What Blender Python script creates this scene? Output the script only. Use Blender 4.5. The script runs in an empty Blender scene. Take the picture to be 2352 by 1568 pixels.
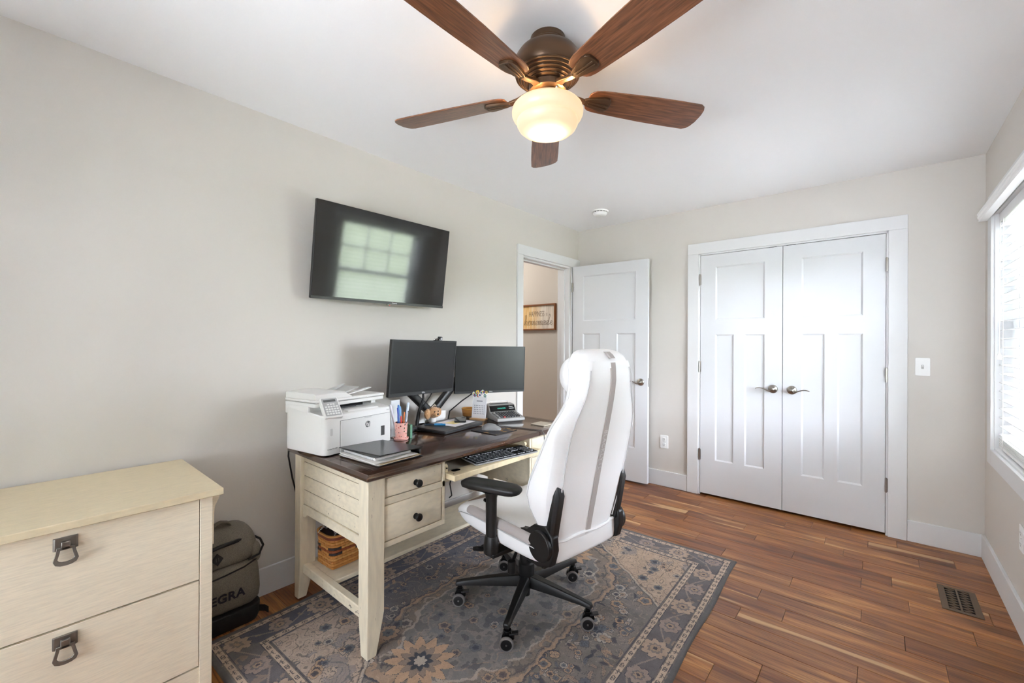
import bpy, bmesh, math, random
import numpy as np
from mathutils import Matrix, Vector, Euler

# ------------------------------------------------------------------ camera
scene = bpy.context.scene
col = scene.collection
CAM = Vector((2.3747, -3.8331, 1.2872))
yaw, pitch, roll = 0.70733, 0.00152, 0.0050
fw = Vector((-math.sin(yaw), math.cos(yaw), 0)); rt = Vector((math.cos(yaw), math.sin(yaw), 0)); up = Vector((0, 0, 1))
fw2 = math.cos(pitch) * fw + math.sin(pitch) * up
up2 = -math.sin(pitch) * fw + math.cos(pitch) * up
r3 = math.cos(roll) * rt + math.sin(roll) * up2
u3 = -math.sin(roll) * rt + math.cos(roll) * up2
cam_data = bpy.data.cameras.new('camera')
cam_data.sensor_width = 36.0; cam_data.lens = 984.48 / 2352 * 36
cam_data.clip_start = 0.02; cam_data.clip_end = 300
cam = bpy.data.objects.new('camera', cam_data); col.objects.link(cam)
M3 = Matrix((r3, u3, -fw2)).transposed()
cam.matrix_world = Matrix.Translation(CAM) @ M3.to_4x4()
scene.camera = cam

# ------------------------------------------------------------------ view, sky, daylight
vs = scene.view_settings
vs.view_transform = 'Standard'; vs.look = 'None'; vs.gamma = 1.0; vs.use_curve_mapping = False
vs.exposure = 0.42
SKY = 36.0
world = bpy.data.worlds.new('world'); scene.world = world; world.use_nodes = True
wn = world.node_tree; wn.nodes.clear()
wo = wn.nodes.new('ShaderNodeOutputWorld'); wb = wn.nodes.new('ShaderNodeBackground')
wb.inputs[0].default_value = (0.925, 0.975, 1.11, 1); wb.inputs[1].default_value = SKY
wn.links.new(wb.outputs[0], wo.inputs[0])

def portal(name, loc, rot, sx, sy):
    l = bpy.data.lights.new(name, 'AREA'); l.shape = 'RECTANGLE'; l.size = sx; l.size_y = sy
    l.cycles.is_portal = True
    o = bpy.data.objects.new(name, l); o.location = loc; o.rotation_euler = rot; col.objects.link(o); return o
portal('portal_window', (3.03, -0.86, 1.35), (0, math.pi / 2, 0), 1.34, 1.16)
portal("portal_window", (1.50, -5.23, 1.36), (math.pi / 2, 0, 0), 1.64, 1.56)  # portal of the fill-light window added behind the camera
sl = bpy.data.lights.new('sun', 'SUN'); sl.energy = 6.0; sl.angle = 0.01; sl.color = (1, .96, .9)
so = bpy.data.objects.new('sun', sl); so.rotation_euler = (math.radians(-8), math.radians(-38), 0); col.objects.link(so)
cy = scene.cycles
cy.use_adaptive_sampling = True; cy.adaptive_threshold = .02; cy.max_bounces = 9; cy.diffuse_bounces = 6; cy.glossy_bounces = 4; cy.transmission_bounces = 6; cy.transparent_max_bounces = 8
cy.sample_clamp_indirect = 60.0; cy.use_denoising = True; cy.caustics_reflective = False; cy.caustics_refractive = False

hl = bpy.data.lights.new('hall_lamp', 'POINT'); hl.energy = 19; hl.color = (1, .95, .88); hl.shadow_soft_size = .12
ho = bpy.data.objects.new('hall_lamp', hl); ho.location = (-1.25, -.75, 2.3); col.objects.link(ho)
# ------------------------------------------------------------------ helpers
def s2l(c):
    return tuple(((x / 255) / 12.92 if x / 255 <= .04045 else ((x / 255 + .055) / 1.055) ** 2.4) for x in c)
MATS = {}
def mat(name, rgb, rough=.5, metal=0, bump=0, bscale=80, vary=0, vscale=6, coat=0, emit=None, estr=0, trans=0, sheen=0, stretch=(1, 1, 1), spec=.5):
    """plain procedural material: colour (sRGB 0-255), optional noise tint and noise bump"""
    if name in MATS: return MATS[name]
    m = bpy.data.materials.new(name); m.use_nodes = True; nt = m.node_tree; b = nt.nodes['Principled BSDF']
    c = s2l(rgb); b.inputs['Base Color'].default_value = (*c, 1); b.inputs['Roughness'].default_value = rough
    b.inputs['Metallic'].default_value = metal; b.inputs['Coat Weight'].default_value = coat; b.inputs['Coat Roughness'].default_value = .08
    b.inputs['Transmission Weight'].default_value = trans; b.inputs['Sheen Weight'].default_value = sheen
    b.inputs['Specular IOR Level'].default_value = spec
    if emit: b.inputs['Emission Color'].default_value = (*s2l(emit), 1); b.inputs['Emission Strength'].default_value = estr
    tc = nt.nodes.new('ShaderNodeTexCoord'); mp = nt.nodes.new('ShaderNodeMapping'); mp.inputs['Scale'].default_value = stretch
    nt.links.new(tc.outputs['Object'], mp.inputs[0])
    if vary:
        n = nt.nodes.new('ShaderNodeTexNoise'); n.inputs['Scale'].default_value = vscale; n.inputs['Detail'].default_value = 6
        nt.links.new(mp.outputs[0], n.inputs['Vector'])
        mr = nt.nodes.new('ShaderNodeMapRange'); mr.inputs[3].default_value = 1 - vary; mr.inputs[4].default_value = 1 + vary
        nt.links.new(n.outputs['Fac'], mr.inputs[0])
        mx = nt.nodes.new('ShaderNodeVectorMath'); mx.operation = 'SCALE'; mx.inputs[0].default_value = c
        nt.links.new(mr.outputs[0], mx.inputs['Scale']); nt.links.new(mx.outputs[0], b.inputs['Base Color'])
    if bump:
        n2 = nt.nodes.new('ShaderNodeTexNoise'); n2.inputs['Scale'].default_value = bscale; n2.inputs['Detail'].default_value = 3
        nt.links.new(mp.outputs[0], n2.inputs['Vector'])
        bp = nt.nodes.new('ShaderNodeBump'); bp.inputs['Strength'].default_value = bump; bp.inputs['Distance'].default_value = .004
        nt.links.new(n2.outputs['Fac'], bp.inputs['Height']); nt.links.new(bp.outputs[0], b.inputs['Normal'])
    MATS[name] = m; return m

class NT:
    """tiny node-graph helper"""
    def __init__(s, name, rough=.5):
        s.m = bpy.data.materials.new(name); s.m.use_nodes = True; s.t = s.m.node_tree; s.b = s.t.nodes['Principled BSDF']
        s.b.inputs['Roughness'].default_value = rough; MATS[name] = s.m
    def n(s, kind, ins=None, **kw):
        x = s.t.nodes.new('ShaderNode' + kind)
        for k, v in kw.items(): setattr(x, k, v)
        for k, v in (ins or {}).items():
            if hasattr(v, 'is_linked') or v.__class__.__name__.startswith('NodeSocket'): s.t.links.new(v, x.inputs[k])
            else: x.inputs[k].default_value = v
        return x
    def ramp(s, fac, stops):
        r = s.n('ValToRGB', {0: fac}); e = r.color_ramp.elements
        while len(e) < len(stops): e.new(.5)
        for i, (p, c) in enumerate(stops):
            e[i].position = p; e[i].color = (*s2l(c), 1) if len(c) == 3 else c
        return r.outputs[0]
    def mix(s, f, a, b, mode='MIX'):
        x = s.n('Mix', data_type='RGBA', blend_type=mode); 
        for i, v in ((0, f), (6, a), (7, b)):
            if v.__class__.__name__.startswith('NodeSocket'): s.t.links.new(v, x.inputs[i])
            else: x.inputs[i].default_value = v if i == 0 else (*s2l(v), 1)
        return x.outputs[2]
    def link(s, out, inp): s.t.links.new(out, s.b.inputs[inp])

XF = {}
def thing(name, label, cat, loc=(0, 0, 0), rotz=0, group=None, kind=None):
    o = bpy.data.objects.new(name, None); o.empty_display_size = .05; col.objects.link(o)
    o.location = loc; o.rotation_euler = (0, 0, rotz)
    if label: o['label'] = label
    if cat: o['category'] = cat
    if group: o['group'] = group
    if kind: o['kind'] = kind
    XF[o] = (Matrix.Translation(loc) @ Matrix.Rotation(rotz, 4, 'Z')); return o
def tag(o, label=None, cat=None, group=None, kind=None):
    for k, v in (('label', label), ('category', cat), ('group', group), ('kind', kind)):
        if v: o[k] = v
    return o

class MB:
    """collects geometry for ONE mesh object"""
    def __init__(s): s.v = []; s.f = []
    def add(s, vs, fs):
        o = len(s.v); s.v += [Vector(x) for x in vs]; s.f += [tuple(i + o for i in f) for f in fs]; return s
    def mark(s): return len(s.v)
    def xf(s, M, start=0):
        for i in range(start, len(s.v)): s.v[i] = M @ s.v[i]
        return s
    def box(s, x0, x1, y0, y1, z0, z1):
        if x0 > x1: x0, x1 = x1, x0
        if y0 > y1: y0, y1 = y1, y0
        if z0 > z1: z0, z1 = z1, z0
        return s.add([(x0, y0, z0), (x1, y0, z0), (x1, y1, z0), (x0, y1, z0), (x0, y0, z1), (x1, y0, z1), (x1, y1, z1), (x0, y1, z1)],
                     [(0, 3, 2, 1), (4, 5, 6, 7), (0, 1, 5, 4), (1, 2, 6, 5), (2, 3, 7, 6), (3, 0, 4, 7)])
    def frus(s, b, t):   # two rectangles (x0,x1,y0,y1,z)
        q = lambda r: [(r[0], r[2], r[4]), (r[1], r[2], r[4]), (r[1], r[3], r[4]), (r[0], r[3], r[4])]
        return s.add(q(b) + q(t), [(0, 3, 2, 1), (4, 5, 6, 7), (0, 1, 5, 4), (1, 2, 6, 5), (2, 3, 7, 6), (3, 0, 4, 7)])
    def loft(s, rings, caps=(True, True), closed=False):
        n = len(rings[0]); vs = [p for r in rings for p in r]; fs = []
        m = len(rings)
        for k in range(m if closed else m - 1):
            a, b = k * n, ((k + 1) % m) * n
            for i in range(n): fs.append((a + i, a + (i + 1) % n, b + (i + 1) % n, b + i))
        if not closed:
            if caps[0]: fs.append(tuple(reversed(range(n))))
            if caps[1]: fs.append(tuple((m - 1) * n + i for i in range(n)))
        return s.add(vs, fs)
    def prism(s, poly, z0, z1):   # polygon in xy extruded in z
        return s.loft([[(x, y, z0) for x, y in poly], [(x, y, z1) for x, y in poly]])
    def lathe(s, prof, n=32, caps=(False, False)):
        return s.loft([[(r * math.cos(2 * math.pi * i / n), r * math.sin(2 * math.pi * i / n), z) for i in range(n)] for r, z in prof], caps)
    def cyl(s, c, r, h, axis='z', n=24, r2=None):
        k = s.mark(); r2 = r if r2 is None else r2
        s.lathe([(r, 0), (r2, h)], n, (True, True))
        R = {'z': Matrix.Identity(4), 'x': Matrix.Rotation(math.pi / 2, 4, 'Y'), 'y': Matrix.Rotation(-math.pi / 2, 4, 'X')}[axis]
        return s.xf(Matrix.Translation(c) @ R, k)
    def ball(s, c, r, n=16, m=10, sc=(1, 1, 1)):
        k = s.mark(); s.lathe([(max(1e-4, r * math.sin(math.pi * j / m)), -r * math.cos(math.pi * j / m)) for j in range(m + 1)], n, (True, True))
        return s.xf(Matrix.Translation(c) @ Matrix.Diagonal((*sc, 1)), k)
    def tube(s, path, r, n=8, closed=False):
        P = [Vector(p) for p in path]; rings = []; m = len(P); rs = r if isinstance(r, (list, tuple)) else [r] * m
        prev = None
        for i in range(m):
            t = (P[(i + 1) % m] - P[i - 1]) if (closed or 0 < i < m - 1) else (P[1] - P[0] if i == 0 else P[-1] - P[-2])
            t.normalize()
            if prev is None: a = t.orthogonal().normalized()
            else:
                a = prev - t * prev.dot(t)
                a = a.normalized() if a.length > 1e-6 else t.orthogonal().normalized()
            prev = a; b = t.cross(a)
            rings.append([P[i] + rs[i] * (math.cos(2 * math.pi * k / n) * a + math.sin(2 * math.pi * k / n) * b) for k in range(n)])
        return s.loft(rings, closed=closed)
    def strip(s, path, wvec, th):  # flat ribbon of width vectors along a path, thickness th along normals list
        rings = []
        P = [Vector(p) for p in path]
        for i, p in enumerate(P):
            t = (P[min(i + 1, len(P) - 1)] - P[max(i - 1, 0)]).normalized(); w = Vector(wvec[i] if isinstance(wvec, list) else wvec)
            nn = t.cross(w).normalized() * th
            rings.append([p - w / 2 - nn / 2, p + w / 2 - nn / 2, p + w / 2 + nn / 2, p - w / 2 + nn / 2])
        return s.loft(rings)
    def build(s, name, m, parent=None, smooth=None, bevel=0, seg=2, sub=0, local=False, ang=40):
        me = bpy.data.meshes.new(name); M = XF.get(parent)
        vv = s.v if (local or M is None) else [M.inverted() @ v for v in s.v]
        me.from_pydata([tuple(v) for v in vv], [], s.f)
        bm = bmesh.new(); bm.from_mesh(me); bmesh.ops.recalc_face_normals(bm, faces=bm.faces); bm.to_mesh(me); bm.free()
        me.materials.append(m)
        if smooth is None: smooth = bool(bevel or sub)
        if smooth:
            me.polygons.foreach_set('use_smooth', [True] * len(me.polygons))
            me.set_sharp_from_angle(angle=math.radians(ang))
        o = bpy.data.objects.new(name, me); col.objects.link(o)
        if parent: o.parent = parent; XF[o] = XF[parent]
        if bevel:
            b = o.modifiers.new('bevel', 'BEVEL'); b.width = bevel; b.segments = seg; b.limit_method = 'ANGLE'; b.angle_limit = math.radians(35); b.harden_normals = False
        if sub:
            d = o.modifiers.new('subdivision', 'SUBSURF'); d.levels = sub; d.render_levels = sub
        return o
def B(*a): return MB().box(*a)
def rrect(x0, x1, y0, y1, r, n=5):
    """rounded rectangle outline"""
    out = []
    for cx, cy, a0 in ((x1 - r, y1 - r, 0), (x0 + r, y1 - r, 90), (x0 + r, y0 + r, 180), (x1 - r, y0 + r, 270)):
        for k in range(n + 1):
            a = math.radians(a0 + 90 * k / n); out.append((cx + r * math.cos(a), cy + r * math.sin(a)))
    return out
def lettering(body, size, M, m, parent, ext=.0004, align='CENTER', name='lettering', bold=0, shear=0, spacing=1):
    """flat lettering: text in local xy, placed by world matrix M"""
    c = bpy.data.curves.new(name, 'FONT'); c.body = body; c.size = size; c.extrude = ext; c.align_x = align; c.align_y = 'CENTER'
    c.offset = bold; c.shear = shear; c.space_character = spacing; c.resolution_u = 3
    t = bpy.data.objects.new(name, c); col.objects.link(t)
    dg = bpy.context.evaluated_depsgraph_get(); me = bpy.data.meshes.new_from_object(t.evaluated_get(dg))
    bpy.data.objects.remove(t); bpy.data.curves.remove(c)
    MM = XF[parent].inverted() @ M if parent in XF else M
    me.transform(MM); me.materials.clear(); me.materials.append(m); me.name = name
    o = bpy.data.objects.new(name, me); col.objects.link(o)
    if parent: o.parent = parent; XF[o] = XF[parent]
    return o
def frame_m(o, ux, uy):
    """matrix whose x axis is ux and y axis is uy at origin o"""
    ux = Vector(ux).normalized(); uy = Vector(uy).normalized(); uz = ux.cross(uy)
    return Matrix.Translation(o) @ Matrix((ux, uy, uz)).transposed().to_4x4()
def struct(o, label=None): o['kind'] = 'structure'; 
def dup(root, loc, rotz=None):
    """copy a thing with its parts and sub-parts"""
    r = root.copy(); col.objects.link(r); r.location = loc
    if rotz is not None: r.rotation_euler = (0, 0, rotz)
    for ch in list(root.children):
        c = ch.copy(); col.objects.link(c); c.parent = r
        for g in list(ch.children):
            d = g.copy(); col.objects.link(d); d.parent = c
    return r
R = math.radians

# ------------------------------------------------------------------ materials
wall_m = mat('wall_paint', (214, 209, 202), .7, bump=.06, bscale=220, vary=.012, vscale=2, spec=.12)
ceil_m = mat('ceiling_paint', (243, 243, 243), .8, bump=.05, bscale=160, spec=.3)
white_m = mat('white_trim_paint', (224, 224, 224), .5, bump=.02, bscale=120, spec=.12)
door_m = mat('white_door_paint', (219, 220, 222), .75, bump=.02, bscale=140, spec=.03)
nickel_m = mat('brushed_nickel', (168, 163, 156), .28, 1, bump=.03, bscale=300)
dark_m = mat('dark_void', (14, 13, 12), .9)
plate_m = mat('white_plastic_plate', (240, 240, 238), .3)
black_m = mat('black_plastic', (22, 21, 21), .42, bump=.04, bscale=400)
blackgl_m = mat('black_gloss', (12, 12, 13), .18)
steel_m = mat('steel', (150, 150, 150), .3, 1)
chrome_m = mat('chrome', (205, 205, 205), .12, 1)

def wood_floor():
    g = NT('oak_plank', .32)
    tc = g.n('TexCoord'); oi = g.n('ObjectInfo')
    off = g.n('CombineXYZ', {0: g.n('Math', {0: oi.outputs['Random'], 1: 37.0}, operation='MULTIPLY').outputs[0], 1: g.n('Math', {0: oi.outputs['Random'], 1: 91.0}, operation='MULTIPLY').outputs[0]})
    ad = g.n('VectorMath', {0: tc.outputs['Object'], 1: off.outputs[0]}, operation='ADD')
    mp = g.n('Mapping', {0: ad.outputs[0], 'Scale': (1.1, 9, 1)})
    n1 = g.n('TexNoise', {'Vector': mp.outputs[0], 'Scale': 1.6, 'Detail': 5, 'Distortion': .8})
    mp2 = g.n('Mapping', {0: ad.outputs[0], 'Scale': (2.2, 60, 1)})
    n2 = g.n('TexNoise', {'Vector': mp2.outputs[0], 'Scale': 2.2, 'Detail': 4, 'Distortion': .4})
    base = g.ramp(n1.outputs['Fac'], [(.25, (106, 64, 32)), (.42, (150, 96, 52)), (.56, (176, 120, 68)), (.7, (204, 152, 92)), (.78, (232, 190, 130))])
    grain = g.ramp(n2.outputs['Fac'], [(.3, (150, 138, 128)), (.55, (255, 255, 255)), (.8, (215, 205, 196))])
    c1 = g.mix(.75, base, grain, 'MULTIPLY')
    tone = g.ramp(oi.outputs['Random'], [(0, (190, 160, 138)), (.3, (255, 244, 230)), (.55, (214, 192, 172)), (.8, (255, 252, 244)), (1, (178, 146, 120))])
    c2 = g.mix(.8, c1, tone, 'MULTIPLY')
    # pale sapwood along some board edges
    mp3 = g.n('Mapping', {0: ad.outputs[0], 'Scale': (.5, 5.5, 1)})
    n3 = g.n('TexNoise', {'Vector': mp3.outputs[0], 'Scale': 1.3, 'Detail': 2})
    sap = g.n('MapRange', {0: n3.outputs['Fac'], 1: .635, 2: .665, 3: 0., 4: .65})
    c3 = g.mix(sap.outputs[0], c2, (216, 176, 126))
    # dark streaks and knots
    mp4 = g.n('Mapping', {0: ad.outputs[0], 'Scale': (1.4, 16, 1)})
    n4 = g.n('TexNoise', {'Vector': mp4.outputs[0], 'Scale': 1.9, 'Detail': 3, 'Distortion': 1.5})
    kn = g.n('MapRange', {0: n4.outputs['Fac'], 1: .68, 2: .76, 3: 0., 4: .55})
    c4 = g.mix(kn.outputs[0], c3, (92, 58, 36))
    g.link(c4, 'Base Color')
    bp = g.n('Bump', {'Strength': .12, 'Distance': .002, 'Height': n2.outputs['Fac']}); g.link(bp.outputs[0], 'Normal')
    return g.m
floor_m = wood_floor()

# ------------------------------------------------------------------ room shell
W = 2.866; H = 2.44; DEPTH = -5.07; T = .14
DY0, DY1, DH = -.925, -.155, 2.05          # doorway in the left wall
CX0, CX1, CH = 1.205, 2.425, 2.047         # closet opening in the far wall
WY0, WY1, WZ0, WZ1 = -1.42, -.296, .705, 2.02   # window in the right wall
NX0, NX1, NZ0, NZ1 = .70, 2.30, .60, 2.12  # fill-light window added in the unseen wall behind the camera

floor = B(-T, W + T, DEPTH - T, 1.2, -.12, -.012).build('floor', mat('subfloor', (60, 40, 26), .8)); floor['kind'] = 'structure'
ceiling = B(-T, W + T, DEPTH - T, T, H, H + .1).build('ceiling', ceil_m); ceiling['kind'] = 'structure'
def wall(name, mb):
    o = mb.build(name, wall_m); o['kind'] = 'structure'; return o
m = MB(); m.box(-T, 0, DEPTH - T, DY0, -.01, H); m.box(-T, 0, DY1, 0, -.01, H); m.box(-T, 0, DY0, DY1, DH, H); wall('wall_left', m)
m = MB(); m.box(-T, CX0, 0, T, -.01, H); m.box(CX1, W + T, 0, T, -.01, H); m.box(CX0, CX1, 0, T, CH, H); wall('wall_far', m)
m = MB(); m.box(W, W + T, DEPTH - T, WY0, -.01, H); m.box(W, W + T, WY1, 0, -.01, H); m.box(W, W + T, WY0, WY1, -.01, WZ0); m.box(W, W + T, WY0, WY1, WZ1, H); wall('wall_right', m)
m = MB(); m.box(0, NX0, DEPTH - T, DEPTH, -.01, H); m.box(NX1, W, DEPTH - T, DEPTH, -.01, H); m.box(NX0, NX1, DEPTH - T, DEPTH, -.01, NZ0); m.box(NX0, NX1, DEPTH - T, DEPTH, NZ1, H); wall('wall_near', m)
m = MB(); m.box(CX0 - .1, CX1 + .1, .72, .76, -.01, H); m.box(CX0 - .12, CX0 - .08, T, .76, -.01, H); m.box(CX1 + .08, CX1 + .12, T, .76, -.01, H); m.box(CX0 - .1, CX1 + .1, T, .76, H - .05, H); wall('wall_closet', m)
# hallway beyond the doorway
m = MB(); m.box(-2.6, -T, .12, .2, -.01, H); wall('wall_hall_far', m)
m = MB(); m.box(-2.7, -2.6, -2.4, .2, -.01, H); wall('wall_hall_end', m)
m = MB(); m.box(-2.7, -T, -2.4, -2.3, -.01, H); wall('wall_hall_near', m)
o = B(-2.7, -T, -2.4, .2, H, H + .08).build('ceiling_hall', ceil_m); o['kind'] = 'structure'
o = B(-2.7, -T, -2.4, .2, -.1, 0).build('floor_hall', mat('hall_floor', (150, 105, 70), .4, vary=.2, vscale=4, stretch=(6, 1, 1))); o['kind'] = 'structure'

# floor boards: every board its own child of the floor; joints read off the photograph for the rows in view
random.seed(11)
PW = .1205
joints = {1: [1.08, 2.022, 2.469], 2: [.7, 1.29, 1.875, 2.327, 2.718], 3: [.9, 1.562, 2.114, 2.559], 4: [.6, 1.269, 1.668, 2.214], 5: [.8, 1.3, 1.76, 2.309], 6: [1.142, 1.983, 2.433],
          7: [1.007, 1.461, 2.307, 2.78], 8: [1.094, 1.652, 2.493], 9: [1.3, 2.02, 2.7], 10: [1.5, 2.316], 11: [1.2, 1.914, 2.465], 12: [1.4, 2.038, 2.584], 13: [1.0, 1.869, 2.66],
          14: [1.1, 1.77, 2.316], 15: [1.5, 2.5], 16: [1.3, 2.025, 2.75], 17: [1.877, 2.4], 18: [1.2, 2.18], 19: [1.6, 2.6]}
k = 0
while True:
    y1 = .058 - PW * k; y0 = y1 - PW
    if y1 < DEPTH: break
    js = joints.get(k)
    if not js:
        js = []; x = random.uniform(.2, .9)
        while x < W - .15: js.append(x); x += random.uniform(.45, 1.0)
    xs = [0] + js + [W]
    for a, b in zip(xs[:-1], xs[1:]):
        ya, yb = max(y0, DEPTH), min(y1, .1 if (b > CX0 and a < CX1) else 0.)
        if yb - ya < .004: continue
        g = .0006; e = .0016
        mb = MB().frus((a + g, b - g, ya + g, yb - g, -.012), (a + g, b - g, ya + g, yb - g, -.0014))
        mb.frus((a + g, b - g, ya + g, yb - g, -.0014), (a + g + e, b - g - e, ya + g + e, yb - g - e, 0))
        XFk = Matrix.Translation((a, ya, 0))
        mb.xf(XFk.inverted()); pl = mb.build('plank', floor_m, local=True); pl.location = (a, ya, 0); pl.parent = floor
    k += 1

# baseboards
def base(name, *a):
    o = B(*a).build(name, white_m, bevel=.0025); o['kind'] = 'structure'; return o
BT, BH = .015, .137
base('baseboard_left', 0, BT, DEPTH, -1.0, 0, BH)
base('baseboard_far', .0, 1.115, -BT, 0, 0, BH)
base('baseboard_far_corner', 2.521, W, -BT, 0, 0, BH)
base('baseboard_right', W - BT, W, DEPTH, -BT, 0, BH + .006)
base('baseboard_near', BT, W - BT, DEPTH, DEPTH + BT, 0, BH)
base('baseboard_hall', -2.6, -T, .105, .12, 0, BH)

# casings
def trim(n, boards, label=None):
    e = thing(f'trim_{n}', None, None, kind='structure')
    for nm, a in boards: B(*a).build(nm, white_m, e, bevel=.002)
    return e
CT = .018
trim(1, [('side_casing', (1.116, CX0, -CT, 0, 0, 2.047)), ('side_casing', (CX1, 2.52, -CT, 0, 0, 2.047)), ('head_casing', (1.116, 2.52, -CT, 0, 2.047, 2.138)),
         ('jamb', (CX0 - .001, CX0 + .012, -.004, T, 0, CH)), ('jamb', (CX1 - .012, CX1 + .001, -.004, T, 0, CH)), ('head_jamb', (CX0, CX1, -.004, T, CH - .012, CH + .001))])
trim(2, [('side_casing', (0, CT, -1.0, DY0, 0, DH)), ('side_casing', (0, CT, DY1 + .01, -.0, 0, DH)), ('head_casing', (0, CT + .002, -1.0, 0, DH, 2.136)),
         ('jamb', (-T, .002, DY0 - .001, DY0 + .018, 0, DH)), ('jamb', (-T, .002, DY1 - .018, DY1 + .001, 0, DH)), ('head_jamb', (-T, .002, DY0, DY1, DH - .018, DH + .001)),
         ('door_stop', (-.085, -.05, DY1 - .03, DY1 - .017, 0, DH - .02)), ('door_stop', (-.085, -.05, DY0, DY1, DH - .03, DH - .017))])
trim(3, [('side_casing', (W - CT, W, WY1, -.205, .62, 2.03)), ('side_casing', (W - CT, W, -1.512, WY0, .62, 2.03)), ('head_casing', (W - CT, W, -1.512, -.205, 2.03, 2.128)),
         ('apron_casing', (W - CT, W, WY0, WY1, .62, WZ0)), ('jamb', (W - .004, W + T, WY1 - .006, WY1 + .001, WZ0, WZ1)), ('jamb', (W - .004, W + T, WY0 - .001, WY0 + .006, WZ0, WZ1)),
         ('sill', (W - .004, W + T, WY0, WY1, WZ0 - .001, WZ0 + .012)), ('head_jamb', (W - .004, W + T, WY0, WY1, WZ1 - .012, WZ1 + .001))])
trim(4, [('side_casing', (NX0 - .09, NX0, DEPTH, DEPTH + CT, NZ0 - .09, NZ1)), ('side_casing', (NX1, NX1 + .09, DEPTH, DEPTH + CT, NZ0 - .09, NZ1)), ('head_casing', (NX0 - .09, NX1 + .09, DEPTH, DEPTH + CT, NZ1, NZ1 + .09)),
         ('apron_casing', (NX0, NX1, DEPTH, DEPTH + CT, NZ0 - .09, NZ0))])  # casing of the added fill-light window

# windows with real panes
g = NT('window_glass', .02); g.t.nodes.clear()
go = g.n('OutputMaterial'); gt = g.n('BsdfTransparent', {0: (.97, .985, .98, 1)}); gg = g.n('BsdfGlossy', {'Roughness': .01}); fr = g.n('Fresnel', {0: 1.45})
gm = g.n('MixShader', {0: fr.outputs[0], 1: gt.outputs[0], 2: gg.outputs[0]}); g.t.links.new(gm.outputs[0], go.inputs[0]); glass_m = g.m
vinyl_m = mat('white_vinyl', (242, 243, 244), .35)
def sash(win, ax, a0, a1, z0, z1, d0, d1, muntins=None):
    mb = MB(); s = .045
    def bx(p0, p1, q0, q1):
        if ax == 'y': mb.box(d0, d1, p0, p1, q0, q1)
        else: mb.box(p0, p1, d0, d1, q0, q1)
    bx(a0, a0 + s, z0, z1); bx(a1 - s, a1, z0, z1); bx(a0 + s, a1 - s, z0, z0 + s); bx(a0 + s, a1 - s, z1 - s, z1)
    f = mb.build('sash', vinyl_m, win, bevel=.002)
    dm = (d0 + d1) / 2; pb = MB()
    if ax == 'y': pb.box(dm - .002, dm + .002, a0 + s, a1 - s, z0 + s, z1 - s)
    else: pb.box(a0 + s, a1 - s, dm - .002, dm + .002, z0 + s, z1 - s)
    pb.build('pane', glass_m, f)
    if muntins:
        nx, nz = muntins
        for i in range(1, nx):
            p = a0 + s + (a1 - a0 - 2 * s) * i / nx; q = MB()
            q.box(dm - .006, dm + .006, p - .008, p + .008, z0 + s, z1 - s) if ax == 'y' else q.box(p - .008, p + .008, dm - .006, dm + .006, z0 + s, z1 - s)
            q.build('muntin', vinyl_m, f)
        for i in range(1, nz):
            p = z0 + s + (z1 - z0 - 2 * s) * i / nz; q = MB()
            q.box(dm - .006, dm + .006, a0 + s, a1 - s, p - .008, p + .008) if ax == 'y' else q.box(a0 + s, a1 - s, dm - .006, dm + .006, p - .008, p + .008)
            q.build('muntin', vinyl_m, f)
w1 = thing('window_1', None, None, kind='structure')
mb = MB(); f = .03
mb.box(W + .085, W + T, WY0, WY0 + f, WZ0, WZ1); mb.box(W + .085, W + T, WY1 - f, WY1, WZ0, WZ1); mb.box(W + .085, W + T, WY0 + f, WY1 - f, WZ0, WZ0 + f); mb.box(W + .085, W + T, WY0 + f, WY1 - f, WZ1 - f, WZ1)
mb.build('window_frame', vinyl_m, w1)
sash(w1, 'y', WY0 + f, WY1 - f, WZ0 + f, 1.40, W + .09, W + .115)
sash(w1, 'y', WY0 + f, WY1 - f, 1.36, WZ1 - f, W + .116, W + .138, (3, 2))
w2 = thing('fill_window', None, None, kind='structure')  # unseen window, added behind the camera as a fill light
mb = MB(); D0, D1 = DEPTH - T, DEPTH - .085
mb.box(NX0, NX0 + f, D0, D1, NZ0, NZ1); mb.box(NX1 - f, NX1, D0, D1, NZ0, NZ1); mb.box(NX0 + f, NX1 - f, D0, D1, NZ0, NZ0 + f); mb.box(NX0 + f, NX1 - f, D0, D1, NZ1 - f, NZ1)
mb.box((NX0 + NX1) / 2 - .04, (NX0 + NX1) / 2 + .04, D0, D1, NZ0 + f, NZ1 - f)
mb.build('window_frame', vinyl_m, w2)
for a, b in ((NX0 + f, (NX0 + NX1) / 2 - .04), ((NX0 + NX1) / 2 + .04, NX1 - f)):
    sash(w2, 'x', a, b, NZ0 + f, 1.44, DEPTH - .115, DEPTH - .09); sash(w2, 'x', a, b, 1.40, NZ1 - f, DEPTH - .138, DEPTH - .116)

# slats added to the fill window, tilted to send light up to the ceiling
sl_mat = mat('white_faux_wood', (246, 246, 245), .35); TI = R(36)
for i in range(5, 34):
    z = NZ0 + .05 + i * .0435; q = MB().box(NX0 + .01, NX1 - .01, -.025, .025, -.0014, .0014).xf(Matrix.Translation((0, DEPTH - .045, z)) @ Matrix.Rotation(TI, 4, 'X'))
    q.build('slat', sl_mat, w2)

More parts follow.
